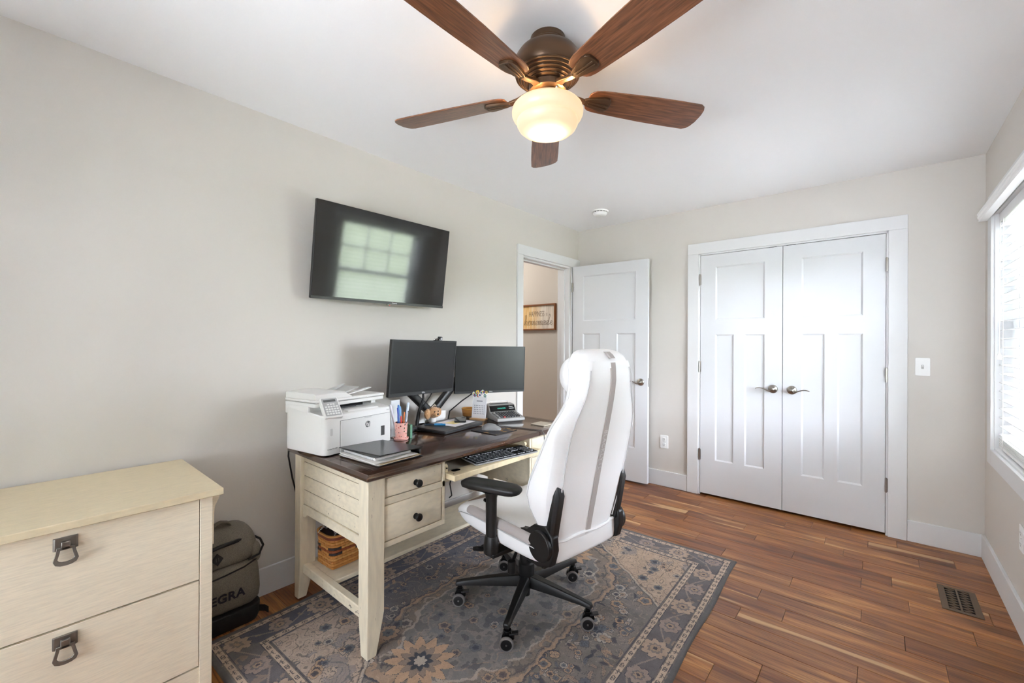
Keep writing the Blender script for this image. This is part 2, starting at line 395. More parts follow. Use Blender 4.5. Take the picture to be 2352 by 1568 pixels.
# outside: lawn, hill, and pale paving added to bounce light indoors
lawn_m = mat('lawn', (104, 112, 84), .9, vary=.25, vscale=1.5, bump=.3, bscale=30)
conc_m = mat('concrete', (226, 224, 220), .9, vary=.05)
o = B(W + .5, 70, -50, 50, -.7, -.5).build('ground_lawn', lawn_m); o['kind'] = 'structure'
o = B(-6, W + 6, -12, DEPTH - .3, -.5, -.46).build('ground_bounce_rear', conc_m); o['kind'] = 'structure'  # unseen pale slab, added to bounce neutral light through the rear opening
o = B(W + .2, 8.5, DEPTH - .3, 9, -.5, -.46).build('ground_bounce_side', conc_m); o['kind'] = 'structure'  # pale slab added outside the blind to bounce light up to the ceiling
hb = MB(); hb.loft([[(18, y, -.5), (34, y, 2.0 + .5 * math.sin(y / 9)), (60, y, 4.2 + .8 * math.sin(y / 13)), (70, y, -.5)] for y in range(-50, 51, 5)]); o = hb.build('ground_hill', lawn_m, smooth=True); o['kind'] = 'structure'
# ------------------------------------------------------------------ doors
def panel_door(e, w, h, th, z0, panels, name='door_slab'):
    """local: hinge edge at x=0, leaf along +x, front face at y=0 facing -y, back at y=th; recessed panels with sloped sticking"""
    rec, sl = .009, .011
    xs = sorted({0, w} | {a for p in panels for a in p[:2]}); zs = sorted({0, h} | {a for p in panels for a in p[2:]})
    mb = MB()
    for front in (True, False):
        Y = 0 if front else th; Yr = rec if front else th - rec
        for i in range(len(xs) - 1):
            for j in range(len(zs) - 1):
                a, b, c, d = xs[i], xs[i + 1], zs[j], zs[j + 1]
                if any(p[0] <= a and b <= p[1] and p[2] <= c and d <= p[3] for p in panels): continue
                mb.add([(a, Y, c), (b, Y, c), (b, Y, d), (a, Y, d)], [(0, 1, 2, 3) if front else (3, 2, 1, 0)])
        for a, b, c, d in panels:
            O = [(a, Y, c), (b, Y, c), (b, Y, d), (a, Y, d)]; I = [(a + sl, Yr, c + sl), (b - sl, Yr, c + sl), (b - sl, Yr, d - sl), (a + sl, Yr, d - sl)]
            fs = [(0, 1, 5, 4), (1, 2, 6, 5), (2, 3, 7, 6), (3, 0, 4, 7), (4, 5, 6, 7)]
            mb.add(O + I, fs if front else [tuple(reversed(q)) for q in fs])
    for q in ([(0, 0, 0), (w, 0, 0), (w, th, 0), (0, th, 0)], [(0, 0, h), (w, 0, h), (w, th, h), (0, th, h)], [(0, 0, 0), (0, th, 0), (0, th, h), (0, 0, h)], [(w, 0, 0), (w, th, 0), (w, th, h), (w, 0, h)]):
        mb.add(q, [(0, 1, 2, 3)])
    mb.xf(Matrix.Translation((0, 0, z0)))
    # keep separate corner vertices welded
    me_o = mb.build(name, door_m, e, local=True)
    bm = bmesh.new(); bm.from_mesh(me_o.data); bmesh.ops.remove_doubles(bm, verts=bm.verts, dist=1e-5); bmesh.ops.recalc_face_normals(bm, faces=bm.faces); bm.to_mesh(me_o.data); bm.free()
    return me_o
def lever(e, x, z, dirx, y=0, sgn=-1):
    """rose and wave lever on a door face at local (x, y, z); lever points along dirx"""
    mb = MB().lathe([(.0325, 0), (.0325, .004), (.028, .010), (.018, .013), (.013, .016), (.0125, .03), (.0145, .034), (.0135, .046), (.009, .05), (.0002, .051)], 28, (True, False))
    mb.xf(Matrix.Translation((x, y, z)) @ Matrix.Rotation(math.pi / 2 * (1 if sgn < 0 else -1), 4, 'X'))
    h = mb.build('lever_rose', nickel_m, e, local=True, smooth=True)
    P = []
    for k in range(11):
        t = k / 10; P.append((x + dirx * (.005 + .108 * t), y + sgn * (.040 + .004 * math.sin(t * 3)), z + .012 * math.sin((t - .35) * 4.2) * (t > .05) - .004))
    t = MB()
    rings = []
    for k, p in enumerate(P):
        hw = .0085 - .003 * abs(k / 10 - .35) ; th = .0052 - .002 * k / 10
        rings.append([(p[0], p[1] + a * hw, p[2] + b * th) for a, b in ((-1, 0), (-.7, .8), (0, 1), (.7, .8), (1, 0), (.7, -.8), (0, -1), (-.7, -.8))])
    t.loft(rings); t.build('lever', nickel_m, h, local=True, smooth=True)
def hinge(e, x, y, z):
    mb = MB().cyl((x, y, z - .045), .0065, .09, n=14); mb.cyl((x, y, z - .049), .0045, .098, n=12); mb.box(x - .003, x + .012, y, y + .003, z - .044, z + .044)
    mb.build('hinge', nickel_m, e, local=True, smooth=True)
PZ = .018
pan = lambda w: [(.118, w - .118, 1.484, 1.927), (.118, .118 + .14, .305, 1.36), (w - .118 - .14, w - .118, .305, 1.36)]
pz = lambda ps: [(a, b, c - PZ, d - PZ) for a, b, c, d in ps]
d2 = thing('door_2', 'closed white closet door leaf hinged beside the open door', 'closet door', (1.220, -.006, 0), kind='structure')
panel_door(d2, .5965, 2.012, .035, PZ, pz(pan(.5965))); lever(d2, .5965 - .06, .936, -1)
for z in (1.826, 1.087, .342): hinge(d2, -.006, -.006, z)
d3 = thing('door_3', 'closed white closet door leaf nearest the light switch', 'closet door', (1.8205, -.006, 0), kind='structure')
panel_door(d3, .5905, 2.012, .035, PZ, pz(pan(.5905))); lever(d3, .06, .936, 1)
for z in (1.821, 1.08, .341): hinge(d3, .5905 + .005, -.006, z)
for e in (d2, d3): del e['category'], e['label']
B(.505, .555, .006, .03, 2.0292, 2.0345).build('catch_plate', dark_m, d2, local=True); B(.02, .08, .006, .03, 2.0292, 2.0345).build('catch_plate', dark_m, d3, local=True)
d1 = thing('door_1', None, None, (.030, -.150, 0), R(3.2), kind='structure')
panel_door(d1, .768, 2.03, .035, .016, [(.115, .653, 1.484, 1.93), (.115, .30, .305, 1.36), (.47, .653, .305, 1.36)])
lever(d1, .705, .93, -1); lever(d1, .705, .93, -1, .035, 1)
B(.7665, .7695, .008, .027, .89, .97).build('latch_plate', nickel_m, d1, local=True)
for z in (1.84, 1.08, .33): hinge(d1, -.006, -.004, z)

# ------------------------------------------------------------------ switch, outlets, smoke detector, floor register
def outlet(label, M):
    t = thing('wall_outlet', label, 'outlet', M.translation); t['group'] = 'white duplex outlets'
    a = MB().prism(rrect(-.036, .036, -.058, .058, .006), 0, .005).xf(M); pl = a.build('cover_plate', plate_m, t, bevel=.002)
    for s in (-1, 1):
        b = MB().prism(rrect(-.0165, .0165, s * .0245 - .014, s * .0245 + .014, .009), .004, .0068).xf(M); r = b.build('receptacle', plate_m, t, bevel=.0008)
        q = MB(); q.box(-.0085, -.006, s * .0245 - .002, s * .0245 + .007, .0062, .0071); q.box(.006, .0085, s * .0245 - .002, s * .0245 + .006, .0062, .0071); q.cyl((0, s * .0245 - .008, .0062), .0028, .0009, n=10)
        q.xf(M); q.build('slot', dark_m, r)
    MB().cyl((0, 0, .004), .003, .002, n=10).xf(M).build('screw', steel_m, t)
outlet('white duplex outlet on the far wall between the open door and the closet', frame_m((.910, -.0, .397), (1, 0, 0), (0, 0, 1)))
outlet('white duplex outlet on the wall under the window', frame_m((W, -.90, .422), (0, -1, 0), (0, 0, 1)))
MS = frame_m((2.592, 0, 1.141), (1, 0, 0), (0, 0, 1))
t = thing('light_switch', 'white toggle light switch plate beside the closet casing', 'switch', MS.translation)
MB().prism(rrect(-.036, .036, -.058, .058, .006), 0, .005).xf(MS).build('cover_plate', plate_m, t, bevel=.002)
MB().prism(rrect(-.006, .006, -.013, .013, .002), .004, .006).xf(MS).build('toggle_slot', mat('plate_shadow', (170, 170, 168), .5), t)
MB().loft([[(-.0042, -.003, .005), (.0042, -.003, .005), (.0042, .005, .005), (-.0042, .005, .005)], [(-.0038, .006, .017), (.0038, .006, .017), (.0038, .0105, .0165), (-.0038, .0105, .0165)]]).xf(MS).build('toggle', plate_m, t)
for s in (-1, 1): MB().cyl((0, s * .03, .0045), .0028, .0012, n=10).xf(MS).build('screw', plate_m, t)

t = thing('smoke_detector', 'round white smoke detector on the ceiling near the corner', 'smoke detector', (.515, -.478, H))
S = Matrix.Translation((.515, -.478, H)) @ Matrix.Rotation(math.pi, 4, 'X')
MB().lathe([(.072, 0), (.072, .008), (.069, .011), (.0005, .011)], 36, (True, False)).xf(S).build('mounting_plate', plate_m, t, smooth=True)
MB().lathe([(.058, .011), (.058, .0165)], 36, (True, True)).xf(S).build('vent_gap', mat('shadow_grey', (70, 70, 70), .8), t)
MB().lathe([(.061, .0165), (.061, .024), (.055, .036), (.045, .044), (.03, .047), (.0005, .048)], 36, (True, False)).xf(S).build('sensor_cover', plate_m, t, smooth=True)
MB().lathe([(.011, .046), (.010, .0495), (.0005, .05)], 18).xf(S @ Matrix.Translation((.018, .01, 0))).build('test_button', plate_m, t, smooth=True)
for k in range(14):
    a = 2 * math.pi * k / 14; MB().box(-.004, .004, .0575, .0605, .0108, .0168).xf(S @ Matrix.Rotation(a, 4, 'Z')).build('rib', plate_m, t)

t = thing('floor_register', 'bronze slotted floor vent set in the boards near the window wall', 'floor vent', (2.687, -.735, 0))
vx0, vx1, vy0, vy1 = 2.615, 2.757, -.875, -.595
brz = mat('bronze_register', (112, 92, 74), .38, .75, vary=.1)
mb = MB(); z0, z1 = .0005, .0045; ix0, ix1, iy0, iy1 = vx0 + .026, vx1 - .026, vy0 + .022, vy1 - .022
for a in ((vx0, ix0, vy0, vy1), (ix1, vx1, vy0, vy1), (ix0, ix1, vy0, iy0), (ix0, ix1, iy1, vy1), ((ix0 + ix1) / 2 - .004, (ix0 + ix1) / 2 + .004, iy0, iy1)): mb.box(*a, z0, z1)
mb.build('frame', brz, t, bevel=.001)
B(ix0, ix1, iy0, iy1, .0006, .0012).build('duct_opening', dark_m, t)
mx = (ix0 + ix1) / 2
for c0, c1 in ((ix0, mx - .004), (mx + .004, ix1)):
    n = 17; cm = (c0 + c1) / 2; hwid = (c1 - c0) / 2
    for i in range(n):
        y = iy0 + (iy1 - iy0) * (i + .5) / n; s = 1 if i % 2 else -1; dy = (iy1 - iy0) / n
        q = MB().loft([[(c0, y - s * dy * .5 - .0016, z), (c0, y - s * dy * .5 + .0016, z), (cm, y + .0040, z), (c1, y + s * dy * .5 + .0016, z), (c1, y + s * dy * .5 - .0016, z), (cm, y - .0040, z)] for z in (.0012, .004)])
        q.build('bar', brz, t)

# ------------------------------------------------------------------ window blind
slat_m = mat('white_faux_wood', (246, 246, 245), .35)
bl = thing('window_blind', 'white two inch faux wood blind with crown valance covering the window', 'blind', (W, -.86, 2.0))
mb = MB(); prof = [(0, 1.997), (.034, 1.997), (.036, 2.003), (.033, 2.008), (.038, 2.013), (.04, 2.022), (.037, 2.03), (.041, 2.036), (.041, 2.042), (0, 2.042)]
mb.loft([[(W - CT - a, y, z) for a, z in prof] for y in (-1.525, -.192)]); mb.build('valance', slat_m, bl, smooth=True, ang=25)
by0, by1 = WY0 + .012, WY1 - .012
B(W + .012, W + .06, by0, by1, 1.955, 2.006).build('head_rail', slat_m, bl, bevel=.002)
ns = 25; zt, zb = 1.935, .80
mats = None
for i in range(ns):
    z = zt - (zt - zb) * i / (ns - 1); q = MB()
    tl = .002
    rings = []
    for y in (by0, by1):
        rings.append([(W + .012, y, z - tl), (W + .024, y, z - tl * .4 + .0022), (W + .036, y, z + .003), (W + .048, y, z + tl * .4 + .0022), (W + .06, y, z + tl), (W + .06, y, z + tl - .003), (W + .048, y, z + tl * .4 - .0008), (W + .036, y, z), (W + .024, y, z - tl * .4 - .0008), (W + .012, y, z - tl - .003)])
    if i == 0: q.loft(rings); s0 = q.build('slat', slat_m, bl); me0 = s0.data; zref = z
    else:
        o = bpy.data.objects.new('slat', me0); col.objects.link(o); o.parent = bl; o.location = (0, 0, z - zref)
for i in range(5):
    o = bpy.data.objects.new('slat', me0); col.objects.link(o); o.parent = bl; o.location = (0, 0, .782 - .0085 * i - zref)
B(W + .012, W + .06, by0, by1, .722, .740).build('bottom_rail', slat_m, bl, bevel=.003)
cord_m = mat('blind_cord', (244, 243, 240), .7)
for y in (by1 - .11, -.86, by0 + .11):
    for x in (W + .010, W + .062): MB().tube([(x, y, 1.96), (x, y, .73)], .0011, 6).build('ladder_cord', cord_m, bl)
for dy in (0, .012):
    MB().tube([(W + .008, by1 - .045 - dy, 1.96), (W + .006, by1 - .045 - dy, 1.5), (W + .006, by1 - .046 - dy * .3, 1.235)], .0013, 6).build('pull_cord', cord_m, bl)
MB().lathe([(.0005, 0), (.009, .001), (.0105, .012), (.008, .026), (.004, .034), (.0005, .036)], 16).xf(Matrix.Translation((W + .006, by1 - .046, 1.205))).build('tassel', cord_m, bl, smooth=True)

# ------------------------------------------------------------------ sign in the hallway
sg = thing('wall_sign', 'wood framed rustic sign on the hallway wall seen through the doorway', 'sign', (-.60, .12, 1.56))
HY = .12; x0, x1, z0, z1 = -.858, -.352, 1.425, 1.722
fr_m = mat('sign_frame_wood', (136, 84, 44), .6, vary=.25, vscale=14, stretch=(1, 1, 6))
for nm, a in (('frame_rail', (x0, x1, z1 - .016, z1)), ('frame_rail', (x0, x1, z0, z0 + .016)), ('frame_stile', (x0, x0 + .014, z0 + .016, z1 - .016)), ('frame_stile', (x1 - .014, x1, z0 + .016, z1 - .016))):
    B(a[0], a[1], HY - .036, HY - .002, a[2], a[3]).build(nm, fr_m, sg, bevel=.001)
g = NT('sign_board', .6); tc = g.n('TexCoord'); mp = g.n('Mapping', {0: tc.outputs['Object'], 'Scale': (9, 1, 1.2)})
n1 = g.n('TexNoise', {'Vector': mp.outputs[0], 'Scale': 3.5, 'Detail': 4}); sx = g.n('SeparateXYZ', {0: tc.outputs['Object']})
warm = g.n('MapRange', {0: sx.outputs[0], 1: -.10, 2: .08, 3: 1., 4: 0.})
c = g.mix(warm.outputs[0], g.ramp(n1.outputs['Fac'], [(.3, (196, 188, 178)), (.5, (228, 220, 208)), (.7, (240, 236, 228))]), g.ramp(n1.outputs['Fac'], [(.3, (222, 176, 110)), (.5, (240, 205, 142)), (.7, (240, 226, 200))]))
g.link(c, 'Base Color')
B(x0 + .01, x1 - .01, HY - .016, HY - .003, z0 + .01, z1 - .01).build('board', g.m, sg)
ink = mat('sign_ink', (104, 78, 62), .7)
SM = frame_m((-.60, HY - .0168, 1.56), (1, 0, 0), (0, 0, 1))
lettering('HAPPINESS', .088, SM @ Matrix.Translation((-.02, .050, 0)) @ Matrix.Diagonal((.52, 1, 1, 1)), ink, sg, .0003, bold=-.0012)
lettering('IS', .05, SM @ Matrix.Translation((.125, .04, 0)) @ Matrix.Diagonal((.5, 1, 1, 1)), ink, sg, .0003, bold=-.0008)
def scribble(s):
    """cursive word 'homemade' as one pen path, unit x-height = 1"""
    P = []; x = 0
    def arc(pts): P.extend([(x + a, b) for a, b in pts])
    for ch in s:
        if ch == 'h': arc([(0, .1), (.35, 1.2), (.55, 2.2), (.35, 2.4), (.2, 1.4), (.1, 0), (.25, .7), (.55, 1), (.7, .7), (.65, 0), (.9, .2)]); x += 1.0
        elif ch == 'o': arc([(.1, .5), (.35, 1), (.0, .6), (.15, 0), (.5, .1), (.6, .7), (.4, 1), (.8, .85)]); x += .85
        elif ch == 'm': arc([(.05, .95), (.1, 0), (.3, .8), (.5, .95), (.52, 0), (.7, .8), (.92, .95), (.95, 0), (1.2, .3)]); x += 1.25
        elif ch == 'e': arc([(.05, .4), (.45, .6), (.45, .95), (.15, .8), (.05, .3), (.3, 0), (.65, .35)]); x += .75
        elif ch == 'a': arc([(.55, .9), (.2, .95), (.0, .4), (.2, 0), (.5, .5), (.55, .95), (.55, .1), (.8, .2)]); x += .85
        elif ch == 'd': arc([(.5, .9), (.15, .9), (.0, .35), (.2, 0), (.5, .5), (.75, 2.2), (.95, 2.4), (.75, 1.2), (.6, .05), (.9, .3)]); x += 1.0
    return P, x
P, wd = scribble('homemade')
c = bpy.data.curves.new('script_lettering', 'CURVE'); c.dimensions = '3D'; c.bevel_depth = .0016; c.bevel_resolution = 1; c.resolution_u = 4
sp = c.splines.new('BEZIER'); sp.bezier_points.add(len(P) - 1); kx = .405 / wd
for bp_, (a, b) in zip(sp.bezier_points, P):
    bp_.co = (a * kx - .195, b * .050 - .075, 0); bp_.handle_left_type = bp_.handle_right_type = 'AUTO'
to = bpy.data.objects.new('tmp', c); col.objects.link(to); me = bpy.data.meshes.new_from_object(to.evaluated_get(bpy.context.evaluated_depsgraph_get())); bpy.data.objects.remove(to)
me.transform(XF[sg].inverted() @ SM); me.materials.clear(); me.materials.append(ink); o = bpy.data.objects.new('script_lettering', me); col.objects.link(o); o.parent = sg

# ------------------------------------------------------------------ ceiling fan
FX, FY = 1.415, -2.510
fan = thing('ceiling_fan', 'five blade walnut and bronze ceiling fan with a lit frosted bowl', 'ceiling fan', (FX, FY, H))
FT = Matrix.Translation((FX, FY, 0))
brown_m = mat('oil_rubbed_bronze', (92, 70, 52), .36, .6, bump=.02, bscale=200, vary=.06)
MB().lathe([(.066, 2.44), (.066, 2.424), (.063, 2.421), (.066, 2.418), (.066, 2.405), (.055, 2.395)], 40, (True, True)).xf(FT).build('canopy', brown_m, fan, smooth=True)
prof = [(.04, 2.398), (.075, 2.397), (.094, 2.392), (.110, 2.380), (.122, 2.362), (.128, 2.340), (.129, 2.322), (.126, 2.308), (.121, 2.301)]
prof += [(.112, 2.292), (.098, 2.281), (.082, 2.271), (.068, 2.263), (.062, 2.258), (.06, 2.25)]
house = MB().lathe(prof, 64, (True, True)).xf(FT).build('motor_housing', brown_m, fan, smooth=True, ang=80)
for r_, z_ in ((.1195, 2.2985), (.1105, 2.2900), (.1005, 2.2820), (.0895, 2.2745), (.0785, 2.2680)):
    MB().loft([[((r_ + .0032 * math.cos(t_)) * math.cos(2 * math.pi * i / 56), (r_ + .0032 * math.cos(t_)) * math.sin(2 * math.pi * i / 56), z_ + .0034 * math.sin(t_)) for i in range(56)] for t_ in [k * math.pi / 4 for k in range(8)]], closed=True).xf(FT).build('housing_ring', brown_m, house, smooth=True, ang=80)
MB().lathe([(.058, 2.262), (.071, 2.258), (.071, 2.236), (.062, 2.232), (.058, 2.232)], 40, (True, True)).xf(FT).build('flywheel', brown_m, fan, smooth=True)
MB().lathe([(.052, 2.236), (.05, 2.205), (.056, 2.2), (.056, 2.195), (.02, 2.195)], 40, (True, True)).xf(FT).build('light_fitter', mat('antique_bronze', (120, 92, 62), .35, .8), fan, smooth=True)
for a in (20, 140, 260):
    s = MB().cyl((.062, 0, 2.212), .0045, .018, 'x', 10); s.ball((.084, 0, 2.212), .0062, 10, 6); s.xf(FT @ Matrix.Rotation(R(a + 190), 4, 'Z')); s.build('thumb_screw', chrome_m, fan, smooth=True)
# frosted glass bowl: lit lamp
g = NT('lit_frosted_glass', .35); tc = g.n('TexCoord'); sx = g.n('SeparateXYZ', {0: tc.outputs['Object']})
ln = g.n('VectorMath', {0: g.n('VectorMath', {0: tc.outputs['Object'], 1: (0, 0, -2.092 + H)}, operation='ADD').outputs[0]}, operation='LENGTH')
hot = g.n('MapRange', {0: ln.outputs['Value'], 1: .035, 2: .10, 3: 1., 4: 0.}, interpolation_type='SMOOTHSTEP')
ec = g.mix(hot.outputs[0], (255, 210, 156), (255, 242, 214)); g.link(ec, 'Emission Color')
es = g.n('MapRange', {0: hot.outputs[0], 1: 0., 2: 1., 3: .66, 4: 2.2}); g.link(es.outputs[0], 'Emission Strength')
g.b.inputs['Base Color'].default_value = (.34, .31, .27, 1)
bp_ = [(.092, 2.190), (.110, 2.189), (.124, 2.183), (.132, 2.174), (.135, 2.162), (.134, 2.150), (.129, 2.139), (.121, 2.131), (.115, 2.128), (.1165, 2.122), (.115, 2.113), (.108, 2.100), (.095, 2.089), (.076, 2.081), (.052, 2.076), (.027, 2.0735), (.0005, 2.073)]
MB().lathe(bp_, 56, (False, False)).xf(FT).build('glass_bowl', g.m, fan, smooth=True, ang=32)
pl = bpy.data.lights.new('fan_bulb', 'POINT'); pl.energy = 1.2; pl.color = (1, .62, .28); pl.shadow_soft_size = .014
for k in range(3):
    po = bpy.data.objects.new('fan_bulb', pl); po.location = (FX + .074 * math.cos(k * 2.094 + .4), FY + .074 * math.sin(k * 2.094 + .4), 2.187); col.objects.link(po)
# blades
def blade_wood():
    g = NT('walnut_blade', .3); g.b.inputs['Coat Weight'].default_value = .5; g.b.inputs['Coat Roughness'].default_value = .22; tc = g.n('TexCoord'); oi = g.n('ObjectInfo')
    ad = g.n('VectorMath', {0: tc.outputs['Object'], 1: g.n('CombineXYZ', {0: oi.outputs['Random'], 1: oi.outputs['Random']}).outputs[0]}, operation='ADD')
    mp = g.n('Mapping', {0: ad.outputs[0], 'Scale': (3, 45, 3)}); n = g.n('TexNoise', {'Vector': mp.outputs[0], 'Scale': 3, 'Detail': 6, 'Distortion': .5})
    g.link(g.ramp(n.outputs['Fac'], [(.3, (84, 50, 32)), (.5, (116, 72, 46)), (.7, (140, 90, 60))]), 'Base Color'); return g.m
bw_m = blade_wood()
ZB = 2.232
for k in range(5):
    ang = R(55.3 + 72 * k)
    # outline in local (x radial, y across)
    hw = lambda x: .052 + .018 * min(1, max(0, (x - .17) / .3))
    out = []
    for x, y in ((.165, .030), (.172, .042), (.185, .050), (.21, .055), (.30, .0605), (.42, .067), (.55, .070), (.635, .070), (.652, .062), (.662, .046)): out.append((x, y))
    for x, y in ((.668, .02), (.668, -.02), (.662, -.046), (.652, -.062), (.635, -.070), (.55, -.070), (.42, -.067), (.30, -.0605), (.21, -.055), (.185, -.050), (.172, -.042), (.165, -.030)): out.append((x, y))
    RM = FT @ Matrix.Translation((0, 0, ZB)) @ Matrix.Rotation(ang, 4, 'Z')
    PM = Matrix.Rotation(R(-12), 4, 'X')
    o = MB().prism(out, -.003, .003).build('blade', bw_m, None, bevel=.0015, seg=2)
    o.parent = fan; o.matrix_local = XF[fan].inverted() @ RM @ PM; XF[o] = RM @ PM
    ir = MB()
    pad = [(.150, .012), (.168, .020), (.225, .034), (.245, .032), (.256, .02), (.258, 0), (.256, -.02), (.245, -.032), (.225, -.034), (.168, -.020), (.150, -.012)]
    ir.prism(pad, -.0135, -.0035)
    ir.prism([(.165, .008), (.248, .020), (.248, .012), (.165, .002)], -.0165, -.0135); ir.prism([(.165, -.002), (.25, .004), (.25, -.004), (.165, -.008)], -.0165, -.0135)
    io = ir.build('blade_iron', brown_m, None, bevel=.0025); io.parent = fan; io.matrix_local = XF[fan].inverted() @ RM @ PM
    arm = MB().loft([[(x, y * w_, zc + zz * h_) for y, zz in ((-1, -1), (1, -1), (1, 1), (-1, 1))] for x, w_, h_, zc in ((.062, .016, .009, .012), (.09, .012, .007, .008), (.12, .011, .006, -.002), (.155, .013, .005, -.009))])
    ao = arm.build('blade_arm', brown_m, None, bevel=.003); ao.parent = fan; ao.matrix_local = XF[fan].inverted() @ RM
# ------------------------------------------------------------------ rug with woven pattern (colour attribute on a fine mesh)
RL, RWd = 2.21, 1.60
def rug_pattern(nu, nv):
    u = (np.arange(nu) + .5) / nu * RWd; v = (np.arange(nv) + .5) / nv * RL
    U, V = np.meshgrid(u, v, indexing='ij')
    rng = np.random.default_rng(5)
    def noise(sc, seed):
        r = np.random.default_rng(seed); n0 = int(RWd / sc) + 3; n1 = int(RL / sc) + 3; g = r.random((n0, n1))
        x = U / sc; y = V / sc; i = x.astype(int); j = y.astype(int); fx = x - i; fy = y - j
        fx = fx * fx * (3 - 2 * fx); fy = fy * fy * (3 - 2 * fy)
        return (g[i, j] * (1 - fx) + g[i + 1, j] * fx) * (1 - fy) + (g[i, j + 1] * (1 - fx) + g[i + 1, j + 1] * fx) * fy
    fb = lambda s, k: .5 * noise(s, k) + .3 * noise(s / 2.1, k + 1) + .2 * noise(s / 4.3, k + 2)
    C = lambda *c: np.array(s2l(c))
    out = np.zeros((nu, nv, 3)); 
    def put(mask, c, a=1.0):
        m = (mask * a)[..., None]; out[:] = out * (1 - m) + m * np.asarray(c)
    cu, cv = RWd / 2, RL / 2
    wob = (fb(.05, 31) - .5) * .012
    du, dv = np.abs(U - cu), np.abs(V - cv)
    e = np.minimum(cu - du, cv - dv)          # distance to rug edge
    ew = e + wob * .35
    # field: slate blue to warm grey patches
    t = fb(.30, 3)[..., None]; t2 = fb(.09, 9)[..., None]
    f = C(106, 106, 110) * (1 - t) + C(130, 116, 104) * t
    blue = np.clip((U - .85) / .6, 0, 1)[..., None]     # the side by the wall keeps a deeper blue
    f = f * (1 - blue * .55) + C(66, 72, 96) * blue * .55
    f = f * (.72 + .56 * t2); out[:] = f
    # scattered vines
    ph = fb(.16, 40); vine = np.abs(np.sin(ph * 26 + 3 * noise(.3, 44))) ; put((vine < .12).astype(float), C(164, 150, 136), .5)
    ph2 = fb(.10, 140); put((np.abs(np.sin(ph2 * 30)) < .07).astype(float), C(62, 64, 74), .45)
    # helper: flower
    def flower(fu, fv, r, n, c1, c2, c3, rot=0., a=.85):
        i0, i1 = max(0, int((fu - r * 1.4) / RWd * nu)), min(nu, int((fu + r * 1.4) / RWd * nu) + 1); j0, j1 = max(0, int((fv - r * 1.4) / RL * nv)), min(nv, int((fv + r * 1.4) / RL * nv) + 1)
        if i1 <= i0 or j1 <= j0: return
        x = U[i0:i1, j0:j1] - fu; y = V[i0:i1, j0:j1] - fv; O = out[i0:i1, j0:j1]
        d = np.hypot(x, y) + wob[i0:i1, j0:j1] * min(1, r / .06) * .8; th = np.arctan2(y, x) + rot
        rad = r * (.70 + .30 * np.abs(np.cos(n * th / 2)) ** .7)
        for mk, c, al in ((d < rad + .0035, c3, a * .8), (d < rad, c1, a), (d < rad * .55 + .002, c3, a * .7), (d < rad * .55, c2, a), (d < rad * .2, c3, a * .8)):
            m = (mk * al)[..., None]; O[:] = O * (1 - m) + m * c
    tan, pale, navy, peach, slate = C(166, 142, 122), C(180, 168, 156), C(60, 62, 72), C(184, 152, 124), C(100, 104, 112)
    def leaf(fu, fv, l_, w_, rot, cc, al):
        rr = l_ * 1.2; i0, i1 = max(0, int((fu - rr) / RWd * nu)), min(nu, int((fu + rr) / RWd * nu) + 1); j0, j1 = max(0, int((fv - rr) / RL * nv)), min(nv, int((fv + rr) / RL * nv) + 1)
        if i1 <= i0 or j1 <= j0: return
        x = U[i0:i1, j0:j1] - fu; y = V[i0:i1, j0:j1] - fv; O = out[i0:i1, j0:j1]; p_ = x * math.cos(rot) + y * math.sin(rot); q_ = -x * math.sin(rot) + y * math.cos(rot) - 9 * p_ * p_
        d = (p_ / l_) ** 2 + (q_ / w_) ** 2
        for mk, c_, a_ in ((d < 1.5, navy, al * .6), (d < 1, cc, al), ((np.abs(q_) < .0016) & (d < .8), navy, al * .6)):
            m = (mk * a_)[..., None]; O[:] = O * (1 - m) + m * c_
    for k in range(620):
        leaf(rng.uniform(.21, RWd - .21), rng.uniform(.21, RL - .21), rng.uniform(.014, .034), rng.uniform(.005, .010), rng.uniform(0, 6.28), [tan, pale, slate, peach, navy][rng.integers(5)], rng.uniform(.45, .85))
    for k in range(420):
        fu, fv = rng.uniform(.24, RWd - .24), rng.uniform(.26, RL - .26); r = rng.choice([.012, .016, .022, .03, .036], p=[.3, .3, .2, .12, .08])
        cc = [tan, pale, peach, slate][rng.integers(4)]
        flower(fu, fv, r, rng.integers(4, 8), cc, [slate, navy, tan][rng.integers(3)], navy, rng.uniform(0, 6), .8)
    # central medallion: stepped hexagon
    def hexd(a, b): return np.maximum(du / a * .62 + dv / b * .55, np.maximum(du / a, dv / b * .80))
    zig = .035 * np.abs(((V * 9) % 1) * 2 - 1) + wob
    h = hexd(.36, .60) + zig + (fb(.06, 150) - .5) * .10
    put((h < 1.0).astype(float), C(142, 126, 112), .5); put(((h > .965) & (h < 1.0)).astype(float), peach, .5); put(((h > .93) & (h < .945)).astype(float), navy, .6); put(((h > 1.0) & (h < 1.02)).astype(float), navy, .6)
    put((h < .80).astype(float), C(114, 116, 120), .6); put(((h > .80) & (h < .825)).astype(float), pale, .6); put(((h > .70) & (h < .71)).astype(float), tan, .5)
    mot = fb(.07, 61); put(((mot > .56) & (h < .8)).astype(float), C(142, 134, 128), .55); put(((mot > .65) & (h < .8)).astype(float), navy, .45); put(((mot < .36) & (h < .93)).astype(float), navy, .5)
    for k in range(46):
        fu, fv = rng.uniform(cu - .3, cu + .3), rng.uniform(cv - .5, cv + .5); flower(fu, fv, rng.uniform(.012, .034), rng.integers(4, 8), [tan, pale, slate, peach][rng.integers(4)], navy, navy, rng.uniform(0, 6), .6)
